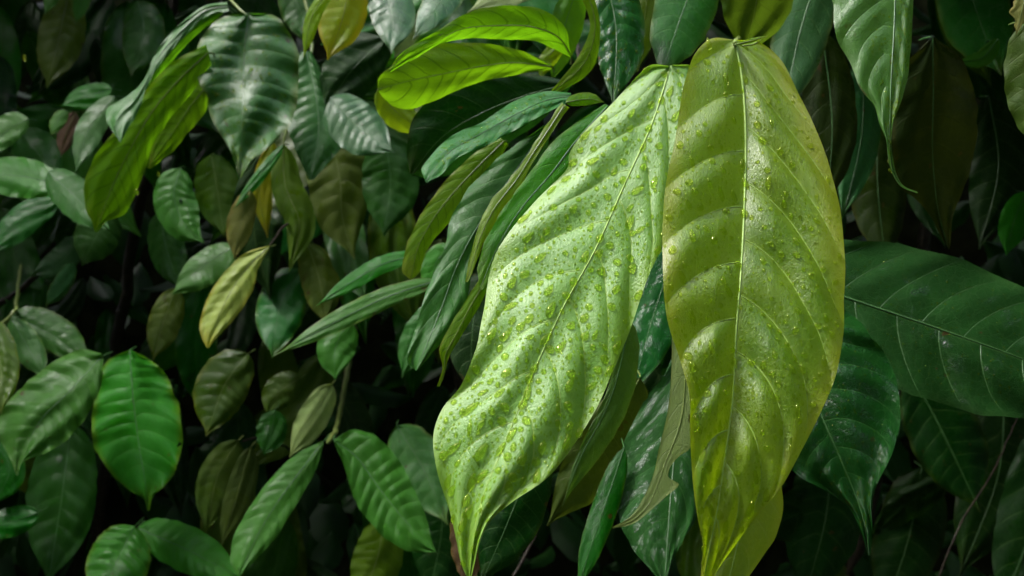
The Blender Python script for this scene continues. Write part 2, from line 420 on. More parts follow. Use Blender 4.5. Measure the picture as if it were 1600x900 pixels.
# ------------------------------------------------------------------ the two big young leaves
make_leaf('big pale green leaf covered in rain drops, leaning left beside the yellow-green one', 'pale_young', .56, 35, -4, key='h1', name='young_leaf', veins=True,
  group='large young leaves hanging in front', nu=260, nv=64, nvein=10, gl=.20, gr=.24, quilt=.0021, wave=.0016, arch=.10, sl=-.02, sr=.10, droop=.30, petiole=False, midr=.0006, rag=.012,
  left=[(1046,103),(1018,101),(998,116),(985,130),(950,168),(908,210),(889,240),(886,262),(832,318),(776,394),(765,432),(752,500),(744,545),(722,598),(690,640),(677,680),(681,730),(700,790),(712,840),(722,885),(733,908)],
  mid=[(1048,103),(1020,190),(975,290),(930,390),(880,480),(830,590),(790,690),(757,770),(741,830),(733,908)],
  right=[(1050,101),(1082,104),(1088,140),(1080,200),(1056,300),(1036,380),(1010,440),(975,540),(940,620),(900,690),(860,742),(800,785),(766,815),(749,850),(742,880),(735,908)])
make_leaf('big yellow-green leaf with a straight pale midrib, dotted with drops, right of the pale leaf', 'olive_young', .505, 34, 2, key='h2', name='young_leaf', veins=True,
  group='large young leaves hanging in front', nu=260, nv=64, nvein=10, gl=.11, gr=.26, quilt=.0056, wave=.0013, arch=.10, sl=-.52, sr=.02, droop=.62, petiole=False, midr=.0009, rag=.010,
  left=[(1147,62),(1112,60),(1087,82),(1075,110),(1065,150),(1054,220),(1041,280),(1036,350),(1035,420),(1043,500),(1065,570),(1077,620),(1078,680),(1082,750),(1090,810),(1098,850),(1095,900),(1094,925)],
  mid=[(1148,62),(1160,130),(1165,220),(1163,320),(1158,420),(1150,520),(1145,620),(1132,720),(1120,800),(1108,860),(1095,930)],
  right=[(1149,62),(1187,66),(1217,90),(1245,140),(1270,190),(1300,270),(1315,350),(1320,430),(1318,510),(1308,580),(1285,640),(1255,700),(1225,755),(1180,810),(1150,850),(1125,885),(1097,930)])
make_leaf('yellow-green leaf tip hanging directly behind the lower end of the yellow-green leaf', 'olive_young', .60, 15, 10, nu=70, nv=24, quilt=.0018, name='young_leaf',
  group='large young leaves hanging in front', left=[(1190,560),(1150,640),(1120,740),(1105,840),(1110,960)], mid=[(1190,560),(1182,660),(1170,760),(1150,860),(1122,965)],
  right=[(1192,560),(1225,640),(1224,700),(1221,750),(1224,790),(1213,835),(1185,880),(1125,965)])
# ------------------------------------------------------------------ right side
make_leaf('large dark glossy leaf lying sideways, running off the right edge', 'dark_glossy', .72, 32, 4, key='r1', veins=True, nu=110, nv=36, nvein=9, gl=.13, gr=.16, quilt=.0028, wave=.003,
  mid=[(1205,425),(1322,465),(1470,515),(1600,562),(1790,640)], wl=112, wr=114, rag=.02, arch=.12)
make_leaf('dark wet leaf with a drip tip, hanging low beside the yellow-green leaf', 'dark_wet', .645, 30, 6, key='r2', veins=False, nu=110, nv=36, nvein=10, gl=.16, gr=.2, quilt=.0050, wave=.002,
  left=[(1235,470),(1215,520),(1205,600),(1212,680),(1240,737),(1285,764),(1326,793),(1343,825),(1356,868)],
  mid=[(1235,470),(1255,560),(1280,640),(1310,710),(1335,770),(1350,815),(1358,868)],
  right=[(1237,470),(1300,475),(1350,510),(1390,570),(1405,620),(1407,665),(1395,710),(1366,768),(1362,800),(1363,830),(1360,868)], arch=.08)
make_leaf('fresh green leaf coming down from the top edge, ending in a long thread-like tip', 'fresh_green', .60, 24, 6, key='r3', nu=130, nv=32, nvein=11, gl=.16, gr=.12, quilt=.0022,
  left=[(1335,-190),(1303,-90),(1297,-20),(1302,20),(1312,70),(1328,100),(1345,140),(1365,165),(1375,195),(1385,220),(1387,240),(1392,265),(1407,291),(1433,302)],
  mid=[(1380,-200),(1393,-100),(1398,0),(1396,60),(1393,110),(1391,160),(1390,215),(1391,245),(1396,270),(1410,291),(1434,301)],
  right=[(1385,-200),(1430,-110),(1430,-30),(1427,10),(1424,60),(1420,110),(1411,150),(1397,190),(1393,220),(1395,245),(1400,270),(1412,290),(1434,300)], sr=.3, sl=-.1)
make_leaf('dark olive leaf underside with a pointed brown tip, behind the thread-tipped leaf', 'dark_olive', .90, -8, 8, nu=80, nv=24, under=True, nvein=9,
  left=[(1455,60),(1415,100),(1398,160),(1395,230),(1400,285),(1430,310),(1455,340),(1468,365),(1481,388)],
  mid=[(1457,58),(1458,150),(1457,240),(1466,330),(1482,389)],
  right=[(1460,58),(1500,90),(1522,140),(1527,200),(1518,260),(1500,310),(1488,340),(1486,365),(1484,389)])
make_leaf('pale olive leaf half cut off by the right edge, upper corner', 'dull_olive', .62, 12, -10, mid=[(1612,30),(1622,120),(1632,250)], wl=54, wr=50, nvein=8)
make_leaf('ragged yellowish leaf scrap at the upper right corner', 'tan', .60, 10, 0, mid=[(1612,-70),(1600,0),(1588,54)], wl=22, wr=22, rag=.35)
make_leaf('dark green leaf with white sheen near the top right corner', 'wet_green', 1.05, 42, 10, mid=[(1500,-70),(1530,30),(1565,118)], wl=60, wr=55)
make_leaf('small green leaf at the right edge above the large dark leaf', 'mid_green', 1.15, 25, 0, mid=[(1604,300),(1585,345),(1572,400)], wl=24, wr=24)
make_leaf('short green leaf stub crossing the gap between the two upper right leaves', 'mid_green', .98, 20, 0, mid=[(1560,60),(1535,90),(1494,98)], wl=12, wr=14)
make_leaf('olive leaf with grey sheen behind the top of the yellow-green leaf', 'grey_sheen', .84, 30, 14, mid=[(1296,-90),(1250,50),(1222,190)], wl=42, wr=46)
make_leaf('olive green leaf at the top edge above the yellow-green leaf', 'dull_olive', .76, -20, 6, under=True, mid=[(1190,-140),(1182,0),(1160,95)], wl=62, wr=60)
make_leaf('narrow lime shoot curving over the base of the yellow-green leaf', 'lime_edge', .56, 10, 0, mid=[(1148,70),(1172,64),(1200,56)], wl=3, wr=3.5, petiole=False, quilt=0)
make_leaf('second narrow lime shoot beside the base of the yellow-green leaf', 'lime_edge', .57, 10, 0, mid=[(1160,72),(1180,68),(1193,58)], wl=2, wr=2.5, petiole=False, quilt=0)
make_leaf('brown-olive leaf behind the right shoulder of the yellow-green leaf', 'dark_olive', 1.0, 15, 0, mid=[(1285,50),(1300,190),(1292,330)], wl=46, wr=40)
make_leaf('dull olive leaf with a grey glint between the yellow-green and thread-tipped leaves', 'grey_sheen', 1.08, 20, 12, mid=[(1350,90),(1345,220),(1315,345)], wl=36, wr=30)
make_leaf('dark olive leaf hanging below the thread-tipped leaf', 'dark_olive', 1.2, 20, -6, mid=[(1370,180),(1372,300),(1385,420)], wl=45, wr=45)
make_leaf('dark leaf in the gap right of the brown-tipped leaf', 'shaded_green', 1.25, 20, 0, mid=[(1545,150),(1560,260),(1530,390)], wl=45, wr=45)
make_leaf('very dark leaf below the large sideways leaf, ending in a thin tip', 'shaded_green', 1.5, 20, 4, mid=[(1425,585),(1470,670),(1532,800)], wl=55, wr=60)
make_leaf('very dark leaf under the large sideways leaf near the right edge', 'shaded_green', 1.7, 16, 0, mid=[(1570,600),(1560,740),(1500,900)], wl=60, wr=62)
make_leaf('very dark leaf in the bottom right corner', 'shaded_green', 1.6, 16, -4, mid=[(1640,660),(1620,800),(1560,960)], wl=60, wr=62)
make_leaf('dark leaf hidden below the wet drip-tipped leaf', 'shaded_green', 1.5, 18, 0, mid=[(1300,690),(1290,810),(1255,940)], wl=62, wr=60)
make_leaf('dim leaf between the bottom centre and bottom right corner', 'shaded_green', 1.75, 18, 0, mid=[(1440,730),(1420,840),(1380,960)], wl=55, wr=55)
# ------------------------------------------------------------------ below the two big leaves
make_leaf('dark leaf in the wedge between the two big leaves, with a white glint', 'dark_wet', .92, 40, 0, mid=[(1060,380),(1025,480),(985,620)], wl=42, wr=42)
make_leaf('pale green curled leaf edge just behind the lower right of the pale leaf', 'fresh_green', .70, 10, 20, nu=60, mid=[(985,500),(955,620),(905,720),(878,792)], wl=10, wr=32)
make_leaf('dull olive leaf with brown specks behind the lower right of the pale leaf', 'dull_olive', .82, 5, 10, under=True, mid=[(1000,590),(935,700),(855,822)], wl=40, wr=52)
make_leaf('dark glossy leaf with a wet lower half between the two big leaves', 'dark_wet', .80, 36, 8, key='c2', nu=90, nv=30, nvein=11, gl=.16, gr=.2, quilt=.0024,
  left=[(1075,500),(1040,580),(1008,625),(975,690),(962,740),(964,800),(984,850),(1012,885),(1036,915)],
  mid=[(1080,500),(1070,600),(1055,700),(1046,800),(1038,915)],
  right=[(1083,500),(1110,590),(1120,700),(1092,800),(1065,850),(1050,880),(1040,915)])
make_leaf('narrow green leaf at the bottom edge, left of the wet glossy leaf', 'dark_green', .76, 30, -10, mid=[(975,700),(945,790),(918,870),(902,930)], wl=20, wr=22)
make_leaf('torn pale leaf with a ragged bite and curved tip, left of the yellow-green leaf', 'pale_under', .66, 24, 4, under=True, name='torn_leaf', nu=90, nv=14, quilt=.0003, arch=0., wave=.0004, rag=.0, petiole=False,
  left=[(1050,520),(1048,600),(1042,650),(1030,700),(1020,745),(1004,780),(986,806),(957,824)],
  mid=[(1072,520),(1070,600),(1063,660),(1040,722),(1028,755),(1014,787),(990,812),(957,825)],
  right=[(1090,520),(1083,620),(1078,700),(1062,712),(1046,732),(1045,748),(1061,756),(1038,778),(1014,800),(990,818),(958,826)])
make_leaf('dark leaf with a withered pinkish edge at the bottom, right of the pale leaf tip', 'shaded_green', .78, 20, 5, mid=[(840,690),(800,800),(750,915)], wl=45, wr=50, )
make_leaf('withered pinkish-brown leaf behind the drip tip of the pale leaf', 'brown', .84, 10, 0, mid=[(730,760),(725,840),(735,930)], wl=22, wr=30, rag=.1)
# ------------------------------------------------------------------ middle, left of the pale leaf
make_leaf('dark shiny leaf hanging at the top centre with small drops', 'dark_wet', .82, 33, 14, key='m1', nu=90, nv=26, mid=[(935,-70),(962,40),(958,168)], wl=34, wr=46, quilt=.0045)
make_leaf('lime green leaf edge curling in a hook left of the dark shiny leaf', 'lime_under', .76, -10, -20, under=True, nu=60, left=[(880,-60),(905,-10),(922,40),(905,85),(862,141)], mid=[(893,-60),(918,-8),(930,40),(915,95),(865,144)], right=[(912,-60),(930,0),(938,50),(924,110),(868,148)], quilt=.0006)
make_leaf('upper bright green leaf arching left at the top, seen from below', 'lime_under', .78, -22, 0, under=True, key='m3', nu=80, nv=22, nvein=11, quilt=.0014,
  right=[(892,85),(884,45),(850,16),(800,9),(740,16),(680,50),(625,85),(608,110)], mid=[(892,86),(872,58),(830,42),(785,40),(720,46),(680,66),(640,88),(609,111)], left=[(891,90),(868,78),(835,64),(790,62),(735,60),(690,68),(648,92),(610,113)])
make_leaf('lower bright green leaf with a rounded end, seen from below', 'lime_under', .84, -18, 0, under=True, key='m4', nu=80, nv=24, nvein=10, quilt=.0016,
  right=[(862,100),(810,78),(760,68),(700,68),(650,80),(612,104),(592,122),(590,138)], mid=[(862,104),(800,98),(750,104),(700,114),(650,124),(610,134),(591,140)],
  left=[(862,108),(800,118),(750,128),(700,148),(650,168),(620,168),(600,155),(592,143)])
make_leaf('dark shaded leaf underside below the two bright arching leaves', 'shaded_green', .90, -12, 0, under=True, nu=70, nv=24, quilt=.0014,
  right=[(890,125),(820,116),(740,120),(680,145),(645,185),(636,235),(640,270)], mid=[(892,130),(820,150),(750,178),(690,215),(643,272)], left=[(893,136),(850,185),(790,225),(730,262),(680,278),(646,275)])
make_leaf('glossy wet leaf arching left with a white shine, above the olive strips', 'wet_green', .72, 48, 0, key='m6', nu=110, nv=26, nvein=13, quilt=.0028, wave=.003,
  right=[(892,145),(850,143),(800,160),(755,190),(705,212),(672,245),(659,264),(664,282)], mid=[(893,150),(850,158),(800,182),(755,207),(710,232),(685,255),(664,284)], left=[(893,158),(850,178),(800,206),(755,230),(715,247),(690,272),(667,286)])
make_leaf('small lime green leaf lobe curling at the end of the wet arching leaf', 'lime_under', .68, 20, 0, nu=30, nv=8, mid=[(884,160),(905,156),(925,155),(944,160)], wl=10, wr=11, petiole=False, quilt=.0004)
make_leaf('olive green strap leaf hanging with a tattered lower end', 'lime_under', .80, 6, 4, key='m8', nu=80, nv=20, nvein=13, quilt=.0012, rag=.05, name='strap_leaf',
  left=[(782,215),(735,245),(690,290),(655,340),(635,385),(629,425),(640,436)], mid=[(788,220),(745,262),(705,305),(675,345),(652,390),(642,437)], right=[(795,226),(760,280),(722,322),(700,350),(680,372),(663,402),(656,425),(644,437)])
make_leaf('long blue-green leaf with a wet sheen between the olive strap leaf and the pale leaf', 'blue_green', .70, 26, 10, key='m9', nu=120, nv=26, nvein=11, quilt=.0035, wave=.003, rag=.05, gl=.14, gr=.14,
  left=[(850,195),(781,245),(729,298),(705,345),(693,390),(675,432),(658,478),(649,515),(636,565),(648,578)], mid=[(856,198),(815,255),(772,315),(737,370),(712,420),(692,475),(670,530),(650,579)],
  right=[(862,202),(844,270),(799,330),(764,350),(751,393),(737,430),(729,470),(711,507),(691,535),(669,560),(652,579)])
make_leaf('lime green leaf edge with brown margin winding down beside the blue-green leaf', 'lime_edge', .655, 20, 0, key='m10', nu=90, nv=10, quilt=.0004, rag=.18, wave=.002,
  left=[(878,160),(846,206),(826,238),(796,280),(762,322),(742,368),(733,405),(727,440)], mid=[(882,164),(855,206),(834,238),(806,282),(771,328),(750,372),(738,410),(729,441)], right=[(890,168),(862,210),(842,240),(815,286),(780,334),(758,376),(744,412),(731,441)])
make_leaf('dark green leaf strip lying along the left edge of the pale leaf', 'bright_green', .675, 28, 14, key='m11', nu=80, nv=20, nvein=12, left=[(945,162),(870,215),(835,260),(790,320),(760,370),(745,420)], mid=[(950,165),(900,220),(862,270),(815,325),(778,385),(750,450)], right=[(955,168),(930,225),(895,275),(850,330),(800,400),(755,455)])
make_leaf('narrow lime green leaf hanging to a point below the winding leaf edge', 'lime_under', .66, 12, 0, key='m12', nu=80, nv=14, quilt=.0006, rag=.05,
  left=[(780,385),(752,430),(722,478),(702,510),(687,545),(691,575),(683,603)], mid=[(783,390),(758,440),(734,480),(714,520),(696,555),(694,580),(686,604)], right=[(786,396),(768,440),(747,482),(727,515),(712,540),(700,562),(694,588),(687,604)])
make_leaf('small green leaf behind the tattered end of the olive strap leaf', 'mid_green', 1.05, 20, 0, mid=[(715,390),(685,405),(672,465)], wl=22, wr=26)
make_leaf('dark leaf between the long blue-green leaf and the pale leaf edge', 'shaded_green', .95, 20, 0, mid=[(760,420),(740,500),(735,620)], wl=40, wr=45)
make_leaf('dim grey-green leaf below the tip of the long blue-green leaf', 'blue_green', 1.15, 20, 0, mid=[(690,470),(650,530),(628,590)], wl=25, wr=28)
make_leaf('upper narrow green leaf slanting down to the left in mid frame', 'mid_green', 1.05, 35, 0, key='t1', nu=60, mid=[(665,396),(600,412),(550,440),(494,478)], wl=14, wr=15)
make_leaf('lower narrow green leaf slanting down to a long left-pointing tip', 'mid_green', 1.0, 35, 0, key='t2', nu=60, mid=[(690,436),(610,462),(530,500),(428,556)], wl=17, wr=18)
make_leaf('small hanging green leaf below the two narrow slanting leaves', 'mid_green', 1.2, 25, 0, mid=[(545,500),(524,545),(524,594)], wl=30, wr=32)
make_leaf('grey-green leaf with a pale midrib at the top, left of the bright arching leaves', 'grey_sheen', 1.15, 40, 0, mid=[(590,-40),(612,20),(612,84)], wl=34, wr=38, quilt=.002)
make_leaf('yellow-olive leaf at the top, right of the big blue-green drooping leaf', 'yellow', 1.05, 14, 10, mid=[(548,-50),(535,30),(512,94)], wl=42, wr=36)
make_leaf('lime yellow leaf rim along the left of the yellow-olive leaf', 'lime_edge', 1.02, 10, -20, mid=[(520,-20),(490,20),(474,90)], wl=10, wr=14)
make_leaf('grey-green leaf at the top edge just above the bright arching leaves', 'grey_sheen', 1.0, 40, 0, mid=[(740,-60),(690,0),(645,62)], wl=26, wr=28)
make_leaf('pale grey leaf clipped by the top edge above the upper arching leaf', 'pale_under', .95, 35, 0, mid=[(900,-60),(810,-20),(730,20)], wl=32, wr=26)
make_leaf('light grey-green leaf with a green tip pointing right, in the upper middle', 'grey_sheen', 1.3, 38, 0, key='m17', nu=60, mid=[(516,152),(556,195),(616,238)], wl=42, wr=38, quilt=.0025)
make_leaf('dark leaf behind the light grey-green leaf, under the yellow-olive leaf', 'shaded_green', 1.4, 10, 0, mid=[(600,60),(550,110),(505,175)], wl=44, wr=42)
make_leaf('yellow-green leaf patch below the rounded bright arching leaf', 'lime_edge', 1.1, -5, 0, mid=[(590,140),(625,180),(670,205)], wl=24, wr=22)
make_leaf('dark green leaf hanging below the light grey-green leaf', 'dark_green', 1.45, 20, 0, mid=[(600,210),(610,280),(600,370)], wl=45, wr=45)
make_leaf('olive green leaf at the top edge right of the dark shiny leaf', 'olive', .95, 8, 0, mid=[(1020,-70),(1008,20),(996,112)], wl=28, wr=26)
make_leaf('teal leaf with a grey midrib at the top edge above the pale leaf', 'blue_green', .88, 34, 10, nu=60, mid=[(1105,-80),(1066,20),(1030,125)], wl=46, wr=50, quilt=.002)
make_leaf('bright green leaf cluster piece behind the upper arching leaf', 'bright_green', .95, 0, 0, mid=[(905,-30),(880,50),(862,130)], wl=25, wr=28)
make_leaf('small yellow-green leaf between the arching leaves and the lime hook', 'lime_edge', .93, 0, 0, mid=[(880,60),(850,100),(845,125)], wl=12, wr=16)
# ------------------------------------------------------------------ left cluster
make_leaf('big drooping blue-green leaf with a shining wet top and a pointed tip, upper left', 'wet_green', 1.30, 27, 6, key='l1', nu=150, nv=40, nvein=12, gl=.10, gr=.12, quilt=.0027, wave=.004, arch=.16,
  left=[(384,21),(352,26),(322,46),(305,78),(307,118),(322,148),(330,185),(347,215),(362,240),(373,278)], mid=[(388,21),(382,80),(380,150),(378,210),(374,279)],
  right=[(392,20),(428,24),(454,54),(466,92),(465,140),(455,190),(430,222),(402,246),(376,279)])
make_leaf('teal leaf just behind the right edge of the big drooping leaf', 'blue_green', 1.38, 32, 12, key='l2', nu=70, nv=22, nvein=13, quilt=.0034,
  left=[(470,80),(450,120),(446,180),(460,230),(482,280)], mid=[(478,80),(492,140),(498,200),(486,281)], right=[(486,80),(515,140),(535,190),(533,230),(510,258),(490,281)])
make_leaf('dark olive leaf hanging below the teal leaf, with a threadlike tip', 'olive', 1.48, 14, 6, key='l3', nu=60, mid=[(500,170),(530,270),(535,340),(554,405)], wl=52, wr=48, quilt=.003)
make_leaf('yellow-orange leaf hanging below the big drooping leaf', 'yellow', 1.44, 8, 0, mid=[(425,220),(405,295),(418,372)], wl=12, wr=22)
make_leaf('olive-yellow leaf with a curled lower end below the big drooping leaf', 'olive', 1.42, 15, 0, mid=[(442,225),(446,290),(468,350),(452,425)], wl=24, wr=28)
make_leaf('light green folded leaf edge slanting below the tip of the big drooping leaf', 'mid_green', 1.36, 30, 0, mid=[(443,226),(405,275),(364,328)], wl=9, wr=10)
make_leaf('small tan leaf hanging above the pale yellow leaf', 'tan', 1.34, 10, 0, mid=[(392,298),(376,350),(366,406)], wl=22, wr=20)
make_leaf('long lime green leaf seen from below, hanging left of the big drooping leaf', 'lime_under', 1.34, -8, -12, under=True, key='l7', nu=90, nv=24, nvein=12, quilt=.002,
  left=[(322,70),(265,100),(218,155),(188,195),(150,240),(132,290),(135,330),(143,345),(148,362)], mid=[(326,82),(280,125),(238,175),(200,240),(172,300),(150,363)], right=[(330,100),(300,145),(262,190),(238,232),(225,270),(210,310),(195,335),(168,345),(152,363)])
make_leaf('lime green leaf half in shadow between the long lime leaf and the big drooping leaf', 'lime_under', 1.40, -8, -6, under=True, nu=70, nv=20, quilt=.002,
  left=[(322,120),(285,145),(255,172),(240,220),(231,262)], mid=[(328,128),(295,170),(265,215),(233,263)], right=[(332,138),(322,172),(295,206),(272,234),(250,252),(235,263)])
make_leaf('narrow wet teal leaf twisting down to the left, above the long lime leaf', 'wet_green', 1.27, 34, -10, key='l9', nu=100, nv=14, nvein=16, quilt=.0012, wave=.002,
  left=[(355,3),(320,9),(283,36),(250,72),(236,98),(224,125),(198,150),(168,170),(166,186),(187,222)], mid=[(356,10),(322,17),(290,42),(258,76),(238,106),(225,133),(208,160),(190,178),(182,196),(188,223)], right=[(357,17),(325,25),(296,48),(266,80),(242,112),(228,140),(220,165),(210,185),(200,200),(189,223)])
make_leaf('green underside band folded along the twisting teal leaf', 'bright_green', 1.31, -5, 0, under=True, nu=60, nv=8, mid=[(352,14),(302,44),(262,86),(232,128),(222,150)], wl=6, wr=12)
make_leaf('brown-green leaf with toothed tip hanging at the far upper left', 'olive', 1.8, 18, 0, key='l10', mid=[(108,-15),(92,60),(73,138)], wl=34, wr=40, quilt=.003)
make_leaf('small pale green tip poking down from the top left edge', 'mid_green', 1.7, 20, 0, mid=[(90,-50),(82,-10),(70,23)], wl=14, wr=14)
make_leaf('green leaf at the top edge right of the brown-green leaf', 'mid_green', 1.75, 20, 0, mid=[(135,-40),(128,0),(118,38)], wl=14, wr=14)
make_leaf('dim green leaf right of the brown-green toothed leaf', 'shaded_green', 1.85, 25, 0, mid=[(150,60),(175,110),(185,165)], wl=28, wr=28)
make_leaf('rounded green leaf pointing left above the red-brown withered leaf', 'mid_green', 1.65, 30, 0, mid=[(175,138),(130,152),(94,166)], wl=18, wr=20)
make_leaf('teal green leaf hanging right of the red-brown withered leaf', 'blue_green', 1.55, 28, 0, mid=[(180,150),(140,200),(118,268)], wl=20, wr=24)
make_leaf('withered red-brown leaf in the left background', 'brown', 1.7, 10, 0, mid=[(118,175),(105,205),(95,245)], wl=14, wr=16, rag=.1)
make_leaf('small green leaf left of the withered red-brown leaf', 'mid_green', 1.62, 25, 0, mid=[(104,172),(90,190),(80,212)], wl=12, wr=12)
make_leaf('teal green leaf partly behind the end of the long lime leaf', 'blue_green', 1.5, 34, 0, mid=[(75,268),(115,305),(172,360)], wl=32, wr=30)
make_leaf('green leaf at the left edge level with the teal hanging leaf', 'mid_green', 1.6, 32, 0, mid=[(45,186),(10,205),(-30,245)], wl=26, wr=22)
make_leaf('dark green leaf below the left-edge green leaf', 'dark_green', 1.75, 30, 0, mid=[(30,205),(60,240),(90,290)], wl=36, wr=34)
make_leaf('broad green leaf pointing left at the left edge above the dark gap', 'mid_green', 1.55, 40, 0, mid=[(95,288),(30,275),(-50,275)], wl=30, wr=34)
make_leaf('lit green leaf hanging right of the long lime leaf', 'mid_green', 1.5, 26, 0, key='l15', nu=60, mid=[(282,262),(272,305),(288,350),(319,380)], wl=34, wr=34, quilt=.003)
make_leaf('dark olive leaf behind the lit green leaf', 'dull_olive', 1.7, 18, 0, mid=[(330,240),(340,300),(350,370)], wl=36, wr=36)
make_leaf('green leaf with a fold and a left-pointing tip, beside the pale yellow leaf', 'mid_green', 1.42, 38, 0, key='l16', nu=60, mid=[(368,384),(322,412),(268,461)], wl=22, wr=32)
make_leaf('pale yellow leaf with an orange tip hanging in the left centre', 'pale_yellow', 1.22, 24, 4, key='l17', nu=80, nv=26, nvein=11, quilt=.003,
  left=[(420,384),(385,394),(352,424),(330,455),(318,480),(312,515),(317,532),(323,543)], mid=[(421,385),(395,408),(370,440),(348,480),(335,512),(325,544)], right=[(421,388),(404,418),(396,450),(382,478),(352,514),(337,530),(327,543)])
make_leaf('olive green leaf hanging to a thin tip below the folded green leaf', 'olive', 1.55, 20, 0, mid=[(275,450),(255,505),(239,563)], wl=24, wr=28)
make_leaf('dark green leaf in the shade above the olive green leaf', 'dark_green', 1.75, 20, 0, mid=[(250,330),(262,395),(285,455)], wl=28, wr=30)
make_leaf('olive-brown rounded leaf in the lower left centre', 'dull_olive', 1.45, 24, 0, key='l20', nu=60, mid=[(388,552),(352,600),(322,682)], wl=44, wr=38, quilt=.003)
make_leaf('broad green leaf hanging with an upright midrib, lower left', 'mid_green', 1.36, 27, 3, key='l21', nu=120, nv=36, nvein=12, gl=.08, gr=.10, quilt=.0030, wave=.003, arch=.18,
  left=[(200,547),(166,566),(148,618),(143,660),(150,705),(178,745),(205,768),(225,780),(230,798)], mid=[(203,547),(208,620),(218,700),(228,760),(231,798)],
  right=[(206,547),(248,572),(275,622),(285,680),(280,720),(262,755),(240,775),(233,798)])
make_leaf('broad green leaf leaning to a lower left tip, beside the upright broad leaf', 'mid_green', 1.28, 36, 0, key='l22', nu=120, nv=36, nvein=12, gl=.10, gr=.10, quilt=.0030, wave=.003,
  left=[(158,552),(128,546),(90,560),(50,590),(20,620),(-2,650),(-4,680),(12,708),(25,742)], mid=[(160,556),(110,610),(60,662),(26,743)][:4],
  right=[(162,562),(156,608),(135,650),(100,690),(62,712),(36,722),(28,743)])
make_leaf('dark green leaf behind the top of the leaning broad leaf', 'dark_green', 1.5, 34, 0, mid=[(15,494),(75,520),(145,570)], wl=24, wr=34, quilt=.003)
make_leaf('grey-green leaf folded beside the left edge above the broad leaves', 'blue_green', 1.45, 30, 0, mid=[(18,498),(42,540),(72,592)], wl=24, wr=24)
make_leaf('light green leaf clipped by the left edge, overlapping the leaning broad leaf', 'olive', 1.2, 34, 0, mid=[(-20,495),(0,560),(2,648)], wl=34, wr=30, quilt=.003)
make_leaf('long green leaf leaning left at the bottom, lit along its length', 'mid_green', 1.2, 32, 2, key='l25', nu=110, nv=26, nvein=12, quilt=.0026,
  left=[(503,689),(462,710),(425,745),(385,800),(362,850),(361,882),(371,898)], mid=[(505,690),(468,738),(430,790),(398,845),(374,899)], right=[(506,694),(492,738),(470,777),(450,810),(430,842),(402,872),(378,898)])
make_leaf('corrugated green leaf with a small hole, slanting right at the bottom', 'mid_green', 1.22, 32, 0, key='l26', nu=130, nv=32, nvein=12, gl=.08, gr=.08, quilt=.0036, wave=.002,
  right=[(522,686),(550,672),(588,682),(622,715),(645,762),(665,806),(675,845),(681,862)], mid=[(521,688),(555,712),(592,762),(630,810),(660,842),(682,862)], left=[(522,692),(538,730),(556,785),(592,832),(635,860),(682,863)])
make_leaf('pale tan leaf with a yellow rim above the long green leaf', 'pale_under', 1.34, 10, 0, mid=[(518,600),(488,655),(452,715)], wl=24, wr=24)
make_leaf('very dark leaf hanging below the leaning broad leaf, lower left', 'dark_green', 1.55, 26, 0, key='l28', nu=60, mid=[(112,660),(96,780),(75,915)], wl=56, wr=54, quilt=.003)
make_leaf('green leaf rising from the bottom edge, lower left', 'mid_green', 1.32, 40, 0, key='l29', nu=70, nv=24, mid=[(210,822),(186,870),(150,950)], wl=46, wr=52, quilt=.004)
make_leaf('green leaf at the bottom pointing right beside the rising one', 'mid_green', 1.36, 40, 0, key='l30', nu=70, nv=24, mid=[(215,825),(290,858),(380,905)], wl=36, wr=38, quilt=.004)
make_leaf('brownish olive leaf, left one of the pair above the bottom leaves', 'dull_olive', 1.48, 15, 0, mid=[(372,688),(340,745),(322,832)], wl=30, wr=32)
make_leaf('brownish olive leaf, right one of the pair above the bottom leaves', 'dull_olive', 1.46, 15, 0, mid=[(392,698),(372,770),(345,855)], wl=20, wr=26)
make_leaf('olive leaf below the corrugated leaf at the bottom edge', 'olive', 1.38, 12, 0, mid=[(600,810),(590,870),(560,950)], wl=38, wr=40)
make_leaf('dark round leaf between the olive-brown leaf and the tan leaf', 'dark_green', 1.5, 26, 0, mid=[(430,640),(424,675),(412,712)], wl=24, wr=24)
make_leaf('brownish leaf in the shade left of the tan leaf', 'dull_olive', 1.6, 20, 0, mid=[(470,590),(440,610),(415,650)], wl=26, wr=24)
make_leaf('dark bluish leaf with a glossy patch right of the corrugated leaf', 'wet_green', 1.4, 30, 0, mid=[(620,665),(660,730),(700,820)], wl=45, wr=42)
make_leaf('dark leaf under the corrugated leaf near the bottom centre', 'shaded_green', 1.45, 20, 0, mid=[(690,760),(690,830),(670,930)], wl=45, wr=45)
make_leaf('grey-blue dark leaf in the left background, above the twig', 'grey_sheen', 1.8, 15, 0, mid=[(125,370),(95,410),(48,432)], wl=24, wr=22)
make_leaf('grey-blue dark leaf in the left background, below the twig', 'grey_sheen', 1.78, 10, 0, mid=[(115,410),(95,445),(70,480)], wl=14, wr=16)
make_leaf('dark wet leaf at the left edge with streaky shine', 'wet_green', 1.65, 28, 0, mid=[(92,312),(40,340),(-20,400)], wl=24, wr=26)
make_leaf('dark rounded leaf under the end of the long lime leaf', 'dark_green', 1.65, 15, 0, mid=[(175,330),(150,370),(128,415)], wl=36, wr=36)
make_leaf('dark wet leaf with bluish shine behind the pale yellow leaf', 'wet_green', 1.6, 30, 0, mid=[(470,420),(440,470),(425,560)], wl=36, wr=40)
make_leaf('dull olive leaf hanging under the curled olive-yellow leaf', 'dull_olive', 1.6, 18, 0, mid=[(480,380),(500,440),(510,510)], wl=30, wr=30)
make_leaf('dark green leaf at the top between the twisting and the brown-green leaves', 'dark_green', 1.75, 25, 0, mid=[(215,0),(225,50),(205,120)], wl=34, wr=34)
make_leaf('dark green leaf near the top edge right of the twisting teal leaf', 'dark_green', 1.6, 25, 0, mid=[(445,-30),(470,20),(480,70)], wl=30, wr=30)
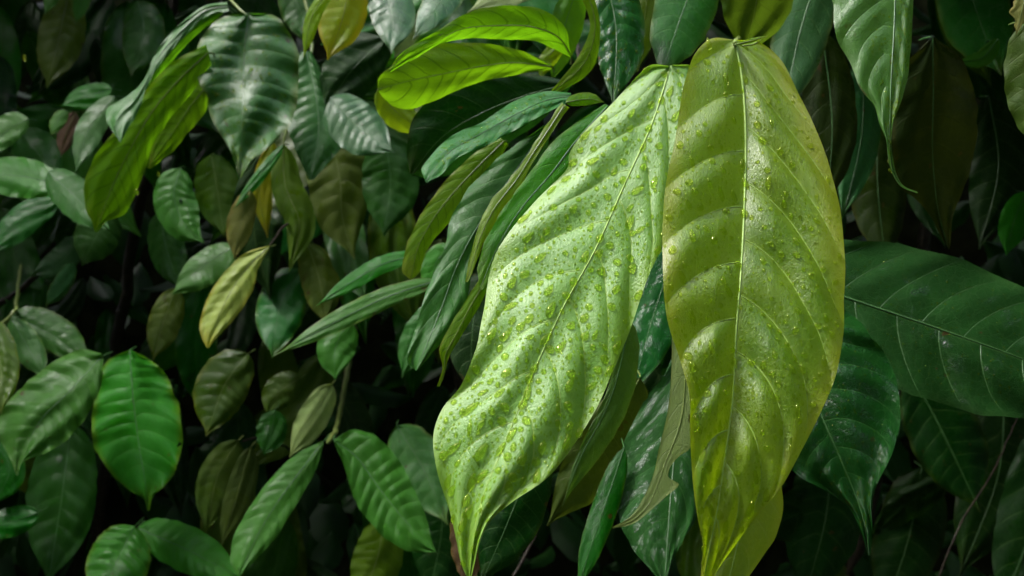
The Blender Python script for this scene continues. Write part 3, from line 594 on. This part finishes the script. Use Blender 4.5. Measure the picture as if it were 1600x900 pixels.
make_leaf('dark green leaf clipped by the left edge under the leaning broad leaf', 'dark_green', 1.5, 25, 0, mid=[(-10,690),(15,730),(-10,790)], wl=26, wr=26)
make_leaf('green leaf at the left edge near the bottom corner', 'dark_green', 1.48, 30, 0, mid=[(60,800),(20,815),(-40,830)], wl=24, wr=24)

# ------------------------------------------------------------------ leaves deeper in the hedge: each one a thing of its own
def fill_leaf(px, py, D, Lm, kind, label, group, ang, seed):
    rs = np.random.RandomState(seed)
    Lp = Lm / (K * D); a = R(ang)
    dx, dy = math.sin(a) * Lp, math.cos(a) * Lp
    bow = rs.uniform(-.12, .12) * Lp
    mid = [(px - dx * .5, py - dy * .5), (px + dy / Lp * bow, py - dx / Lp * bow), (px + dx * .5, py + dy * .5)]
    w = Lp * rs.uniform(.15, .21)
    th = rs.uniform(8, 48) if rs.rand() < .8 else rs.uniform(-20, 5)
    LEAFN[0] += 1
    g = leaf_grid(D, th, rs.uniform(-28, 28), mid=mid, wl=w * rs.uniform(.75, 1.1), wr=w * rs.uniform(.75, 1.1), nu=30, nv=9, seed=seed,
                  arch=rs.uniform(.05, .4), quilt=.0028, wave=.004, nvein=int(rs.randint(8, 12)), bend=rs.uniform(-.1, .5), under=th < 0)
    o = blade(g, 'leaf', MATS[kind], g.W[0, 9]); o.location = Vector(g.W[0, 9])
    tag(o, label, 'leaf', group)
    return o

rf = random.Random(5)
N_FILL = 0
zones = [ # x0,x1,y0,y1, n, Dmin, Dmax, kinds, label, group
 (-60, 420, -60, 300, 34, 1.75, 2.35, ['shaded_green', 'dark_green', 'dark_green', 'mid_green', 'mid_green', 'blue_green'], 'dim green leaf deep in the hedge at the upper left', 'background leaves at the upper left'),
 (400, 900, -60, 420, 40, 1.45, 2.2, ['shaded_green', 'dark_green', 'dark_green', 'mid_green', 'dull_olive', 'blue_green'], 'dim green leaf deep in the hedge above the centre', 'background leaves above the centre'),
 (-60, 420, 300, 900, 30, 1.85, 2.5, ['shaded_green', 'shaded_green', 'dark_green', 'dull_olive'], 'very dark leaf deep in the hedge at the lower left', 'background leaves at the lower left'),
 (400, 1000, 420, 960, 26, 1.65, 2.4, ['shaded_green', 'shaded_green', 'dark_green', 'dull_olive'], 'very dark leaf deep in the hedge below the centre', 'background leaves below the centre'),
 (1000, 1700, -60, 960, 34, 1.35, 2.2, ['shaded_green', 'shaded_green', 'shaded_green', 'dull_olive'], 'nearly black leaf deep in the hedge on the right', 'background leaves on the right')]
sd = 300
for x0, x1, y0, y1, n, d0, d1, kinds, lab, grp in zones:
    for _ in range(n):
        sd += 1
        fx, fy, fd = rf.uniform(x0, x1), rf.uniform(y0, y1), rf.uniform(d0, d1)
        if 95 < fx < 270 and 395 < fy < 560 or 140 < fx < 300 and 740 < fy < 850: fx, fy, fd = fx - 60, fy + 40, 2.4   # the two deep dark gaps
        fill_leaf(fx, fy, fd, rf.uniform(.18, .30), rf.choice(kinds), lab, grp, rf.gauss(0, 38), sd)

# ------------------------------------------------------------------ the mass of foliage behind, above and to the sides
def foliage_mass(name, spots, mat, label, tilt=(0., 1.2)):
    t = np.array([0, .12, .35, .65, .88, 1.0]); w = np.array([.03, .55, 1, .85, .35, .02])
    VV, FF, UV, MT, PH = [], [], [], [], []
    m = 5; s = np.linspace(-1, 1, m)
    F0 = grid_faces(6, m)
    U, V = np.meshgrid(t, s, indexing='ij')
    for k, (p, L) in enumerate(spots):
        hw = L * RNG.uniform(.16, .23)
        X = V * w[:, None] * hw
        Z = -U * L + .12 * L * U ** 2
        Y = .3 * hw * V ** 2 - .25 * L * U ** 2 * RNG.uniform(0, 1)
        A = np.stack([X, Y, Z], -1).reshape(-1, 3)
        M3 = (Matrix.Rotation(RNG.uniform(-1.3, 1.3), 3, 'Z') @ Matrix.Rotation(-RNG.uniform(*tilt), 3, 'X') @ Matrix.Rotation(RNG.normal(0, .6), 3, 'Y'))
        A = A @ np.array(M3).T + np.array(p)
        FF.append(F0 + len(VV) * len(A)); VV.append(A)
        UV.append(np.stack([U, V * .5 + .5], -1).reshape(-1, 2)); MT.append(np.stack([U * L + k * .37, V * hw], -1).reshape(-1, 2))
        PH.append((U * 9 - np.abs(V) * 1.0 + 3).ravel())
    o = mesh_obj(name, np.vstack(VV), np.vstack(FF), mat, None, {'UVMap': np.vstack(UV), 'metric': np.vstack(MT)}, {'phase': np.concatenate(PH)})
    return tag(o, label, 'foliage', kind='stuff')

back = []
for _ in range(1500):
    y = RNG.uniform(2.45, 3.3)
    back.append(((RNG.uniform(-2.6, 2.6), y, RNG.uniform(.1, 3.0)), RNG.uniform(.16, .26)))
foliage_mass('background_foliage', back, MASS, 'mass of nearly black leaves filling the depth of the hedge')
top = []
for _ in range(2600):                       # added leaf roof out of view, keeps sky light off the hedge inside
    y = RNG.uniform(1.75, 3.4); x = RNG.uniform(-2.8, 2.8)
    top.append(((x, y, 1.5 + .29 * y + .2 + RNG.uniform(0, .5)), RNG.uniform(.17, .27)))
for _ in range(700):                        # more added leaves out of view, shading the right side from above
    y = RNG.uniform(.86, 1.6); x = RNG.uniform(.30, 1.6)
    top.append(((x, y, 1.5 + .29 * y + .16 + RNG.uniform(0, .35)), RNG.uniform(.14, .22)))
foliage_mass('added_shade_foliage', top, MASS, 'unseen leaves added overhead to shade the inside and right side of the hedge', (.9, 1.5))
flank = []
for _ in range(600):
    sx = RNG.choice([-1, 1]); y = RNG.uniform(1.2, 3.2)
    flank.append(((sx * (.55 * y + RNG.uniform(.25, .8)), y, RNG.uniform(.2, 2.4)), RNG.uniform(.17, .27)))
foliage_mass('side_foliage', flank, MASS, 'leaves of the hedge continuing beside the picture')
# unseen trees added behind the camera to block low sky: only overhead stays open
ring = []
for _ in range(3400):
    a = RNG.uniform(R(-25), R(205)); rr = RNG.uniform(6.0, 8.2)
    ring.append(((rr * math.cos(a), -rr * math.sin(a) + 1.0, RNG.uniform(.6, 10.5)), RNG.uniform(.9, 1.5)))
foliage_mass('added_tree_screen', ring, MASS, 'unseen tree leaves added behind the camera to block low sky light')
# ------------------------------------------------------------------ branches and twigs
def branch(label, pts, r0, r1, mat=BARK, name='branch', group='branches inside the hedge'):
    P3 = spline([at(*p) for p in pts], 36)
    P3 = P3 + RNG.normal(0, r0 * .25, P3.shape)
    base = P3[0].copy()
    V, F = tube(P3 - base, np.linspace(r0, r1, 36), 10)
    o = mesh_obj(name, V, F, mat); o.location = Vector(base)
    return tag(o, label, 'branch', group)
branch('dark twig slanting across the left background', [(-60, 500, 1.9), (20, 462, 1.86), (70, 425, 1.84), (130, 402, 1.86), (210, 330, 1.95)], .007, .003, name='twig')
branch('short stem above the leaning broad leaf at the left edge', [(-40, 540, 1.5), (5, 505, 1.46), (18, 492, 1.45), (26, 470, 1.7), (40, 350, 2.1)], .003, .003, STEM, name='twig')
branch('green node stem where the bottom leaves meet', [(510, 692, 1.24), (517, 684, 1.34), (530, 650, 1.75), (560, 480, 2.3)], .0032, .006, STEM, name='twig')
branch('stem holding the big drooping leaf at the upper left', [(386, 22, 1.34), (372, 12, 1.36), (350, -20, 1.45), (300, -160, 1.8)], .0018, .004, STEM, name='twig')
branch('stem behind the two big young leaves', [(1149, 66, .56), (1150, 66, .68), (1158, 40, .84), (1180, -120, 1.05), (1100, -300, 1.6)], .0014, .006, STEM, name='twig')
branch('dark branch deep behind the dark leaves on the right', [(1330, 900, 1.9), (1420, 500, 1.95), (1500, 100, 2.0), (1560, -300, 2.1)], .014, .009)
branch('thin stem in the dark lower right', [(1465, 905, 1.3), (1500, 820, 1.32), (1550, 740, 1.4), (1595, 640, 1.5)], .0012, .0010, BARK, name='twig')
branch('dark branch deep in the left of the hedge', [(140, 960, 2.45), (190, 500, 2.4), (260, 100, 2.5), (300, -250, 2.6)], .016, .010)
branch('dark branch deep in the centre of the hedge', [(760, 960, 2.4), (720, 600, 2.35), (640, 250, 2.4), (600, -250, 2.5)], .016, .010)
branch('thin brown stem at the bottom below the centre', [(800, 905, 1.2), (835, 840, 1.25), (850, 790, 1.4)], .002, .0015, BARK, name='twig')

for lab, pts in (('thin green twig running up behind the big drooping leaf', [(441, 226, 1.50), (474, 130, 1.52), (488, 70, 1.55), (470, -30, 1.6)]),
                 ('thin twig above the pale yellow leaf', [(421, 384, 1.26), (436, 362, 1.34), (462, 330, 1.5), (500, 200, 1.8)]),
                 ('thin twig behind the two narrow slanting leaves', [(662, 398, 1.1), (690, 420, 1.2), (740, 400, 1.4), (790, 330, 1.7)]),
                 ('thin twig behind the two bright arching leaves', [(893, 90, .86), (905, 118, .95), (900, 60, 1.3), (880, -60, 1.6)]),
                 ('thin twig among the brownish leaf pair at the lower centre', [(378, 690, 1.5), (400, 684, 1.55), (450, 700, 1.7), (520, 760, 2.0)])):
    branch(lab, pts, .0016, .0028, STEM if 'green' in lab else BARK, name='twig')

# ------------------------------------------------------------------ setting: ground, added dark backdrop behind the hedge
def sheet(name, x0, x1, y0, y1, nx, ny, f, mat):
    X, Y = np.meshgrid(np.linspace(x0, x1, nx), np.linspace(y0, y1, ny), indexing='ij')
    Z = f(X, Y)
    o = mesh_obj(name, np.stack([X, Y, Z], -1).reshape(-1, 3), grid_faces(nx, ny)[:, ::-1], mat)
    return tag(o, None, None, kind='structure')
sheet('ground', -60, 60, -60, 60, 120, 120, lambda X, Y: .02 * np.sin(X * 1.3) * np.cos(Y * 1.7), GRND)
sheet('dark_backdrop', -7, 7, 3.2, 9, 60, 50, lambda X, Y: 3.9 * (1 - np.exp(-np.clip(Y - 3.35, 0, 9) * 3.0)) - .1 + .12 * np.sin(X * 2.1 + Y * 3) * np.cos(Y * 2.3), BACKDROP)  # added dark sheet, fills the gaps where only shade would show

# ------------------------------------------------------------------ water drops
def drop_mesh(kind, rs):
    nr, na = 6, 18
    th = np.linspace(0, 2 * np.pi, na, endpoint=False)
    lob = 1 + sum(rs.uniform(-.10, .10) * np.cos(q * th + rs.uniform(0, 6.3)) for q in (1, 2, 3))
    V = [(0, 0, 1.0)]
    for i in range(1, nr + 1):
        a = i / nr * (math.pi / 2)
        r, z = math.sin(a) ** .9, math.cos(a)
        for k in range(na):
            x, y = r * lob[k] * math.cos(th[k]), r * lob[k] * math.sin(th[k])
            V.append((x, y, z))
    for k in range(na):                    # tucked under, sinks into the leaf
        V.append((.7 * lob[k] * math.cos(th[k]), .7 * lob[k] * math.sin(th[k]), -.35))
    V.append((0, 0, -.4))
    V = np.array(V)
    # run-down shape: -y is downhill; fuller and higher low down
    sy = {0: 1.0, 1: 1.35, 2: 1.9}[kind]
    y = V[:, 1].copy()
    V[:, 0] *= 1 - .22 * kind * (y * .5 + .5)
    V[:, 2] *= 1 - .25 * (kind + .5) * (y * .5 + .2) * (V[:, 2] > 0)
    V[:, 1] *= sy
    F = []
    for k in range(na): F.append((0, 1 + k, 1 + (k + 1) % na))
    for i in range(nr):
        for k in range(na):
            a, b = 1 + i * na + k, 1 + i * na + (k + 1) % na
            F += [(a, a + na, b + na), (a, b + na, b)]
    last = 1 + nr * na
    for k in range(na): F.append((last + k, len(V) - 1, last + (k + 1) % na))
    return V, np.array(F)
DV = [drop_mesh(k % 3, np.random.RandomState(40 + k)) for k in range(9)]
protos = []
for V, F in DV:
    o = mesh_obj('water_drop', V, F, WATER); protos.append(o)

def frame_at(g, u, v):
    e = .01
    p = surf(g, np.array([u]), np.array([v]))[0]
    du = surf(g, np.array([min(.99, u + e)]), np.array([v]))[0] - surf(g, np.array([max(0, u - e)]), np.array([v]))[0]
    dv = surf(g, np.array([u]), np.array([min(1, v + 2*e)]))[0] - surf(g, np.array([u]), np.array([max(-1, v - 2*e)]))[0]
    n = np.cross(du, dv); n /= np.linalg.norm(n) + 1e-12
    if n[1] > 0: n = -n
    down = np.array([0, 0, -1.0]); down = down - n * down.dot(n); down /= np.linalg.norm(down) + 1e-9
    yv = -down; xv = np.cross(yv, n)
    return p, np.stack([xv, yv, n], 1)

def px_uv(g, px, py):
    d = (g.PX[..., 0] - px) ** 2 + (g.PX[..., 1] - py) ** 2
    i = np.unravel_index(d.argmin(), d.shape)
    return g.U[i], g.V[i]

def place_drop(g, u, v, r, h, rot, k, label, group, first=[True] * 9):
    p, B = frame_at(g, u, v)
    S = np.diag([r, r, r * h])
    c, s = math.cos(rot), math.sin(rot)
    Rz = np.array([[c, -s, 0], [s, c, 0], [0, 0, 1]])
    M3 = B @ Rz @ S
    if first[k]: o = protos[k]; first[k] = False
    else:
        o = protos[k].copy(); COL.objects.link(o)
    M4 = Matrix([list(M3[0]) + [p[0]], list(M3[1]) + [p[1]], list(M3[2]) + [p[2]], [0, 0, 0, 1]])
    o.matrix_world = M4
    return tag(o, label, 'water drop', group)

kpx = K * .54
G1, G2 = LEAVES['h1'], LEAVES['h2']
named = [ # leaf, px, py, radius px, kind, label
 (G2, 1163, 286, 7.5, 5, 'long drop sitting on the midrib of the yellow-green leaf, upper of the two there'),
 (G2, 1160, 333, 8.5, 1, 'fat drop hanging at the midrib of the yellow-green leaf, lower of the two there'),
 (G2, 1192, 221, 8.0, 1, 'bulging drop right of the midrib, under the round drop, on the yellow-green leaf'),
 (G2, 1184, 196, 7.5, 0, 'large round drop right of the midrib near the top of the yellow-green leaf'),
 (G2, 1218, 235, 6.0, 1, 'oval drop farther right of the midrib, below and right of the bulging drop'),
 (G2, 1201, 286, 7.0, 2, 'tall drop right of the midrib, level with the long midrib drop'),
 (G2, 1182, 162, 6.5, 0, 'round drop highest beside the midrib of the yellow-green leaf'),
 (G2, 1085, 301, 7.0, 1, 'bright drop near the left margin of the yellow-green leaf'),
 (G2, 1115, 377, 7.5, 1, 'wide drop on the side vein left of the midrib of the yellow-green leaf'),
 (G2, 1142, 371, 5.0, 0, 'small drop on the same side vein, closer to the midrib'),
 (G2, 1245, 376, 7.0, 1, 'slanting drop right of centre on the yellow-green leaf'),
 (G2, 1244, 397, 6.5, 0, 'round drop just below the slanting drop on the yellow-green leaf'),
 (G2, 1287, 420, 5.5, 1, 'drop near the right margin of the yellow-green leaf'),
 (G2, 1230, 539, 6.0, 0, 'round drop in the lower right half of the yellow-green leaf'),
 (G2, 1174, 566, 6.5, 0, 'drop just right of the midrib in the lower half of the yellow-green leaf'),
 (G2, 1245, 642, 6.5, 2, 'running drop near the lower right margin of the yellow-green leaf'),
 (G2, 1172, 797, 8.0, 2, 'long running drop near the bottom of the yellow-green leaf'),
 (G2, 1095, 796, 6.0, 0, 'pale drop at the left margin near the bottom of the yellow-green leaf'),
 (G1, 939, 424, 7.5, 1, 'bright green drop right of the midrib in the middle of the pale leaf'),
 (G1, 984, 346, 8.5, 2, 'fat slanting drop in the upper middle of the pale leaf'),
 (G1, 860, 483, 8.5, 2, 'long slanting drop left of the midrib in the middle of the pale leaf'),
 (G1, 892, 509, 7.0, 1, 'plump drop just right of the midrib in the middle of the pale leaf'),
 (G1, 988, 421, 8.0, 1, 'wide flat drop near the right margin of the pale leaf'),
 (G1, 737, 637, 8.5, 2, 'bent drop near the left margin of the pale leaf, lower half'),
 (G1, 753, 705, 8.5, 2, 'slanting streak drop in the lower part of the pale leaf'),
 (G1, 822, 659, 7.5, 0, 'round drop on the side vein of the lower pale leaf'),
 (G1, 784, 700, 6.5, 2, 'narrow drop on the midrib of the lower pale leaf'),
 (G1, 800, 678, 7.0, 2, 'drop beside the midrib, just above the narrow midrib drop of the pale leaf'),
 (G1, 768, 644, 6.0, 0, 'round drop left of the midrib in the lower pale leaf'),
 (G1, 1005, 261, 6.5, 1, 'drop on the pale leaf beside its midrib near the top'),
 (G1, 985, 200, 6.5, 1, 'topmost wide drop right of the midrib of the pale leaf'),
]
taken = []
for g, px, py, r, k, lab in named:
    u, v = px_uv(g, px, py)
    if g is G2 and abs(px - 1162) < 4: v = 0.0
    place_drop(g, float(u), float(v), r * K * g.D * .95, .85, (random.random() - .5) * .5 + (-.55 if g is G1 and k else 0), k, lab, 'rain drops on the two big leaves')
    taken.append((px, py, r))

cand = []
dr = np.random.RandomState(3)
for g, name, n in ((G1, 'h1', 3600), (G2, 'h2', 2900)):
    for _ in range(n * 3):
        u, v = dr.uniform(.02, .97), dr.uniform(-.97, .97)
        # reject by local width so density is even over the surface
        i = int(u * (g.U.shape[0] - 1))
        if dr.rand() > (g.hw[i, 0] if v < 0 else g.hw[i, -1]) / g.hw.max(): continue
        r = .9 * (1 - dr.rand()) ** (-1 / 1.9)
        r = min(r, 7.4)
        if g is G2 and v > 0 and u > .15: r *= .8
        q = surf(g, np.array([u]), np.array([v]))[0]
        px = q[0] / (K * q[1]) + 800; py = 450 - (q[2] - CAMZ) / (K * q[1])
        cand.append((r, g, u, v, px, py))
        if len([1]) == 0: break
cand.sort(key=lambda c: -c[0])
kept = []; cells = {}
def near(px, py, r):
    cx, cy = int(px // 20), int(py // 20)
    for a in (-1, 0, 1):
        for b in (-1, 0, 1):
            for (x, y, q) in cells.get((cx + a, cy + b), ()):
                if (x - px) ** 2 + (y - py) ** 2 < ((q + r) * 1.15) ** 2: return True
    return False
for x, y, r in taken: cells.setdefault((int(x // 20), int(y // 20)), []).append((x, y, r))
cnt = {id(G1): 0, id(G2): 0}
for c in cand:
    r, g, u, v, px, py = c
    lim = 1150 if g is G1 else 1900
    if cnt[id(g)] >= lim or near(px, py, r): continue
    cells.setdefault((int(px // 20), int(py // 20)), []).append((px, py, r)); kept.append(c); cnt[id(g)] += 1
IND = 300 - len(named) - 12
part = {True: 'pale leaf', False: 'yellow-green leaf'}
for c in kept[:IND]:
    r, g, u, v, px, py = c
    where = 'upper part' if u < .34 else ('middle' if u < .66 else 'lower part')
    sidew = 'left of' if v < 0 else 'right of'
    leafn = part[g is G1]
    k = int(dr.choice(9)) if r > 2.6 else int(dr.choice([0, 3, 6, 1, 4]))
    place_drop(g, u, v, r * K * g.D * .95, dr.uniform(.6, .8), dr.normal(0, .25) + (-.6 if g is G1 and k % 3 else 0), k,
               'clear rain drop %s the midrib on the %s of the %s' % (sidew, where, leafn), 'rain drops %s the midrib on the %s of the %s' % (sidew, where, leafn))
VV, FF, off = [], [], 0
sV, sF = [], []
def low_drop(rs):
    na = 9; th = np.linspace(0, 2*np.pi, na, endpoint=False)
    V = [(0, 0, 1.)]
    for a in (.5, 1.0):
        V += [(math.sin(a * 1.57) * math.cos(t), math.sin(a * 1.57) * math.sin(t), math.cos(a * 1.57)) for t in th]
    V += [(.6 * math.cos(t), .6 * math.sin(t), -.4) for t in th]; V.append((0, 0, -.45))
    F = [(0, 1 + k, 1 + (k + 1) % na) for k in range(na)]
    for i in range(2):
        for k in range(na):
            a, b = 1 + i * na + k, 1 + i * na + (k + 1) % na
            F += [(a, a + na, b + na), (a, b + na, b)]
    F += [(1 + 2 * na + k, 1 + 3 * na, 1 + 2 * na + (k + 1) % na) for k in range(na)]
    return np.array(V, float), np.array(F)
lv, lf = low_drop(None)
for c in kept[IND:]:
    r, g, u, v, px, py = c
    p, B = frame_at(g, u, v)
    s = r * K * g.D * .95
    A = lv * np.array([s * dr.uniform(.8, 1.15), s * dr.uniform(.9, 1.6), s * dr.uniform(.55, .8)])
    VV.append(A @ B.T + p); FF.append(lf + off); off += len(lv)
o = mesh_obj('fine_droplets', np.vstack(VV), np.vstack(FF), WATER)
tag(o, 'spray of very fine droplets between the larger drops on both big leaves', 'droplets', kind='stuff')
# drops on the other leaves
def extra(key, n, rmin, rmax, label, group, urange=(.1, .9), vr=(-.8, .8)):
    g = LEAVES[key]
    VV, FF, off = [], [], 0
    for _ in range(n):
        u, v = dr.uniform(*urange), dr.uniform(*vr)
        p, B = frame_at(g, u, v); s = dr.uniform(rmin, rmax) * K * g.D
        A = lv * np.array([s, s * dr.uniform(.9, 1.5), s * .55]); VV.append(A @ B.T + p); FF.append(lf + off); off += len(lv)
    o = mesh_obj('fine_droplets', np.vstack(VV), np.vstack(FF), WATER); tag(o, label, 'droplets', kind='stuff')
extra('r3', 260, .7, 2.3, 'fine droplets on the thread-tipped leaf at the upper right', '', (.35, .85), (-.5, .9))
extra('l1', 260, .9, 2.2, 'fine droplets scattered on the big drooping blue-green leaf', '')
extra('m1', 90, 1.0, 2.4, 'fine droplets on the dark shiny leaf at the top centre', '')
extra('m6', 180, .8, 2.0, 'fine droplets on the glossy wet leaf arching left', '')
extra('r2', 320, .5, 1.8, 'fine droplets on the dark wet leaf with the drip tip', '')
extra('r1', 480, .5, 1.7, 'fine droplets on the large dark sideways leaf', '')
extra('l7', 50, .9, 1.8, 'fine droplets on the long lime green leaf', '')

def ball(px, py, D, rpx, label, stretch=1.2):
    nr, na = 10, 14; V = []; r = rpx * K * D
    for i in range(nr + 1):
        a = math.pi * i / nr
        for k in range(na):
            t = 2 * math.pi * k / na
            x = math.sin(a) * (1 - .18 * math.cos(a))
            V.append((r * x * math.cos(t), r * x * math.sin(t), r * math.cos(a) * stretch))
    i, k = np.meshgrid(np.arange(nr), np.arange(na), indexing='ij')
    a = i * na + k; b = i * na + (k + 1) % na
    o = mesh_obj('water_drop', V, np.stack([a, a + na, b + na, b], -1).reshape(-1, 4), WATER)
    o.location = at(px, py, D); tag(o, label, 'water drop', 'hanging and falling rain drops')
ball(1389.5, 252, .595, 3.6, 'upper drop clinging to the thread-like leaf tip', 1.0)
ball(1391.5, 266, .592, 3.4, 'lower drop clinging to the thread-like leaf tip', 1.0)
ball(213, 300, 1.30, 4.0, 'drop hanging under the long lime green leaf')
ball(38, 90, 1.2, 2.4, 'falling drop at the far upper left', 2.2)
ball(248, 272, 1.2, 2.0, 'falling drop beside the long lime green leaf', 2.2)

# ------------------------------------------------------------------ daylight
SUN_EL, SUN_AZ = 60.0, 268.0              # azimuth from +Y (view direction), clockwise
w = bpy.data.worlds.new('World'); SC.world = w; w.use_nodes = True
nt = w.node_tree; nt.nodes.clear()
sky = nt.nodes.new('ShaderNodeTexSky'); sky.sky_type = 'NISHITA'; sky.sun_disc = False
sky.sun_elevation = R(SUN_EL); sky.sun_rotation = R(SUN_AZ); sky.dust_density = 4.0; sky.air_density = 1.0; sky.ozone_density = 1.0
hs = nt.nodes.new('ShaderNodeHueSaturation'); hs.inputs['Saturation'].default_value = .55
bg = nt.nodes.new('ShaderNodeBackground'); bg.inputs[1].default_value = .15
wo = nt.nodes.new('ShaderNodeOutputWorld')
nt.links.new(sky.outputs[0], hs.inputs['Color']); nt.links.new(hs.outputs[0], bg.inputs[0]); nt.links.new(bg.outputs[0], wo.inputs[0])
sl = bpy.data.lights.new('sun', 'SUN'); sl.energy = .85; sl.angle = R(10); sl.color = (1, .99, .96)
so = bpy.data.objects.new('sun', sl); COL.objects.link(so)
d = Vector((math.sin(R(SUN_AZ)) * math.cos(R(SUN_EL)), math.cos(R(SUN_AZ)) * math.cos(R(SUN_EL)), math.sin(R(SUN_EL))))
so.rotation_euler = d.to_track_quat('Z', 'Y').to_euler(); so.location = (0, -2, 5)

# ------------------------------------------------------------------ camera
cam = bpy.data.cameras.new('camera'); co = bpy.data.objects.new('camera', cam); COL.objects.link(co)
co.location = (0, 0, CAMZ); co.rotation_euler = (R(90), 0, 0)
cam.lens = 35; cam.sensor_width = 36; cam.clip_start = .02; cam.clip_end = 300
cam.dof.use_dof = True; cam.dof.focus_distance = .55; cam.dof.aperture_fstop = 15
SC.camera = co
SC.view_settings.view_transform = 'Standard'; SC.view_settings.look = 'None'; SC.view_settings.gamma = 1
SC.view_settings.use_curve_mapping = False; SC.view_settings.exposure = EXPOSURE
SC.cycles.use_denoising = True
SC.cycles.max_bounces = 6; SC.cycles.diffuse_bounces = 2; SC.cycles.glossy_bounces = 3; SC.cycles.transmission_bounces = 6;
SC.cycles.use_adaptive_sampling = True; SC.cycles.adaptive_threshold = .03; SC.cycles.transparent_max_bounces = 16; SC.cycles.caustics_refractive = True
SC.cycles.sample_clamp_indirect = 4.0
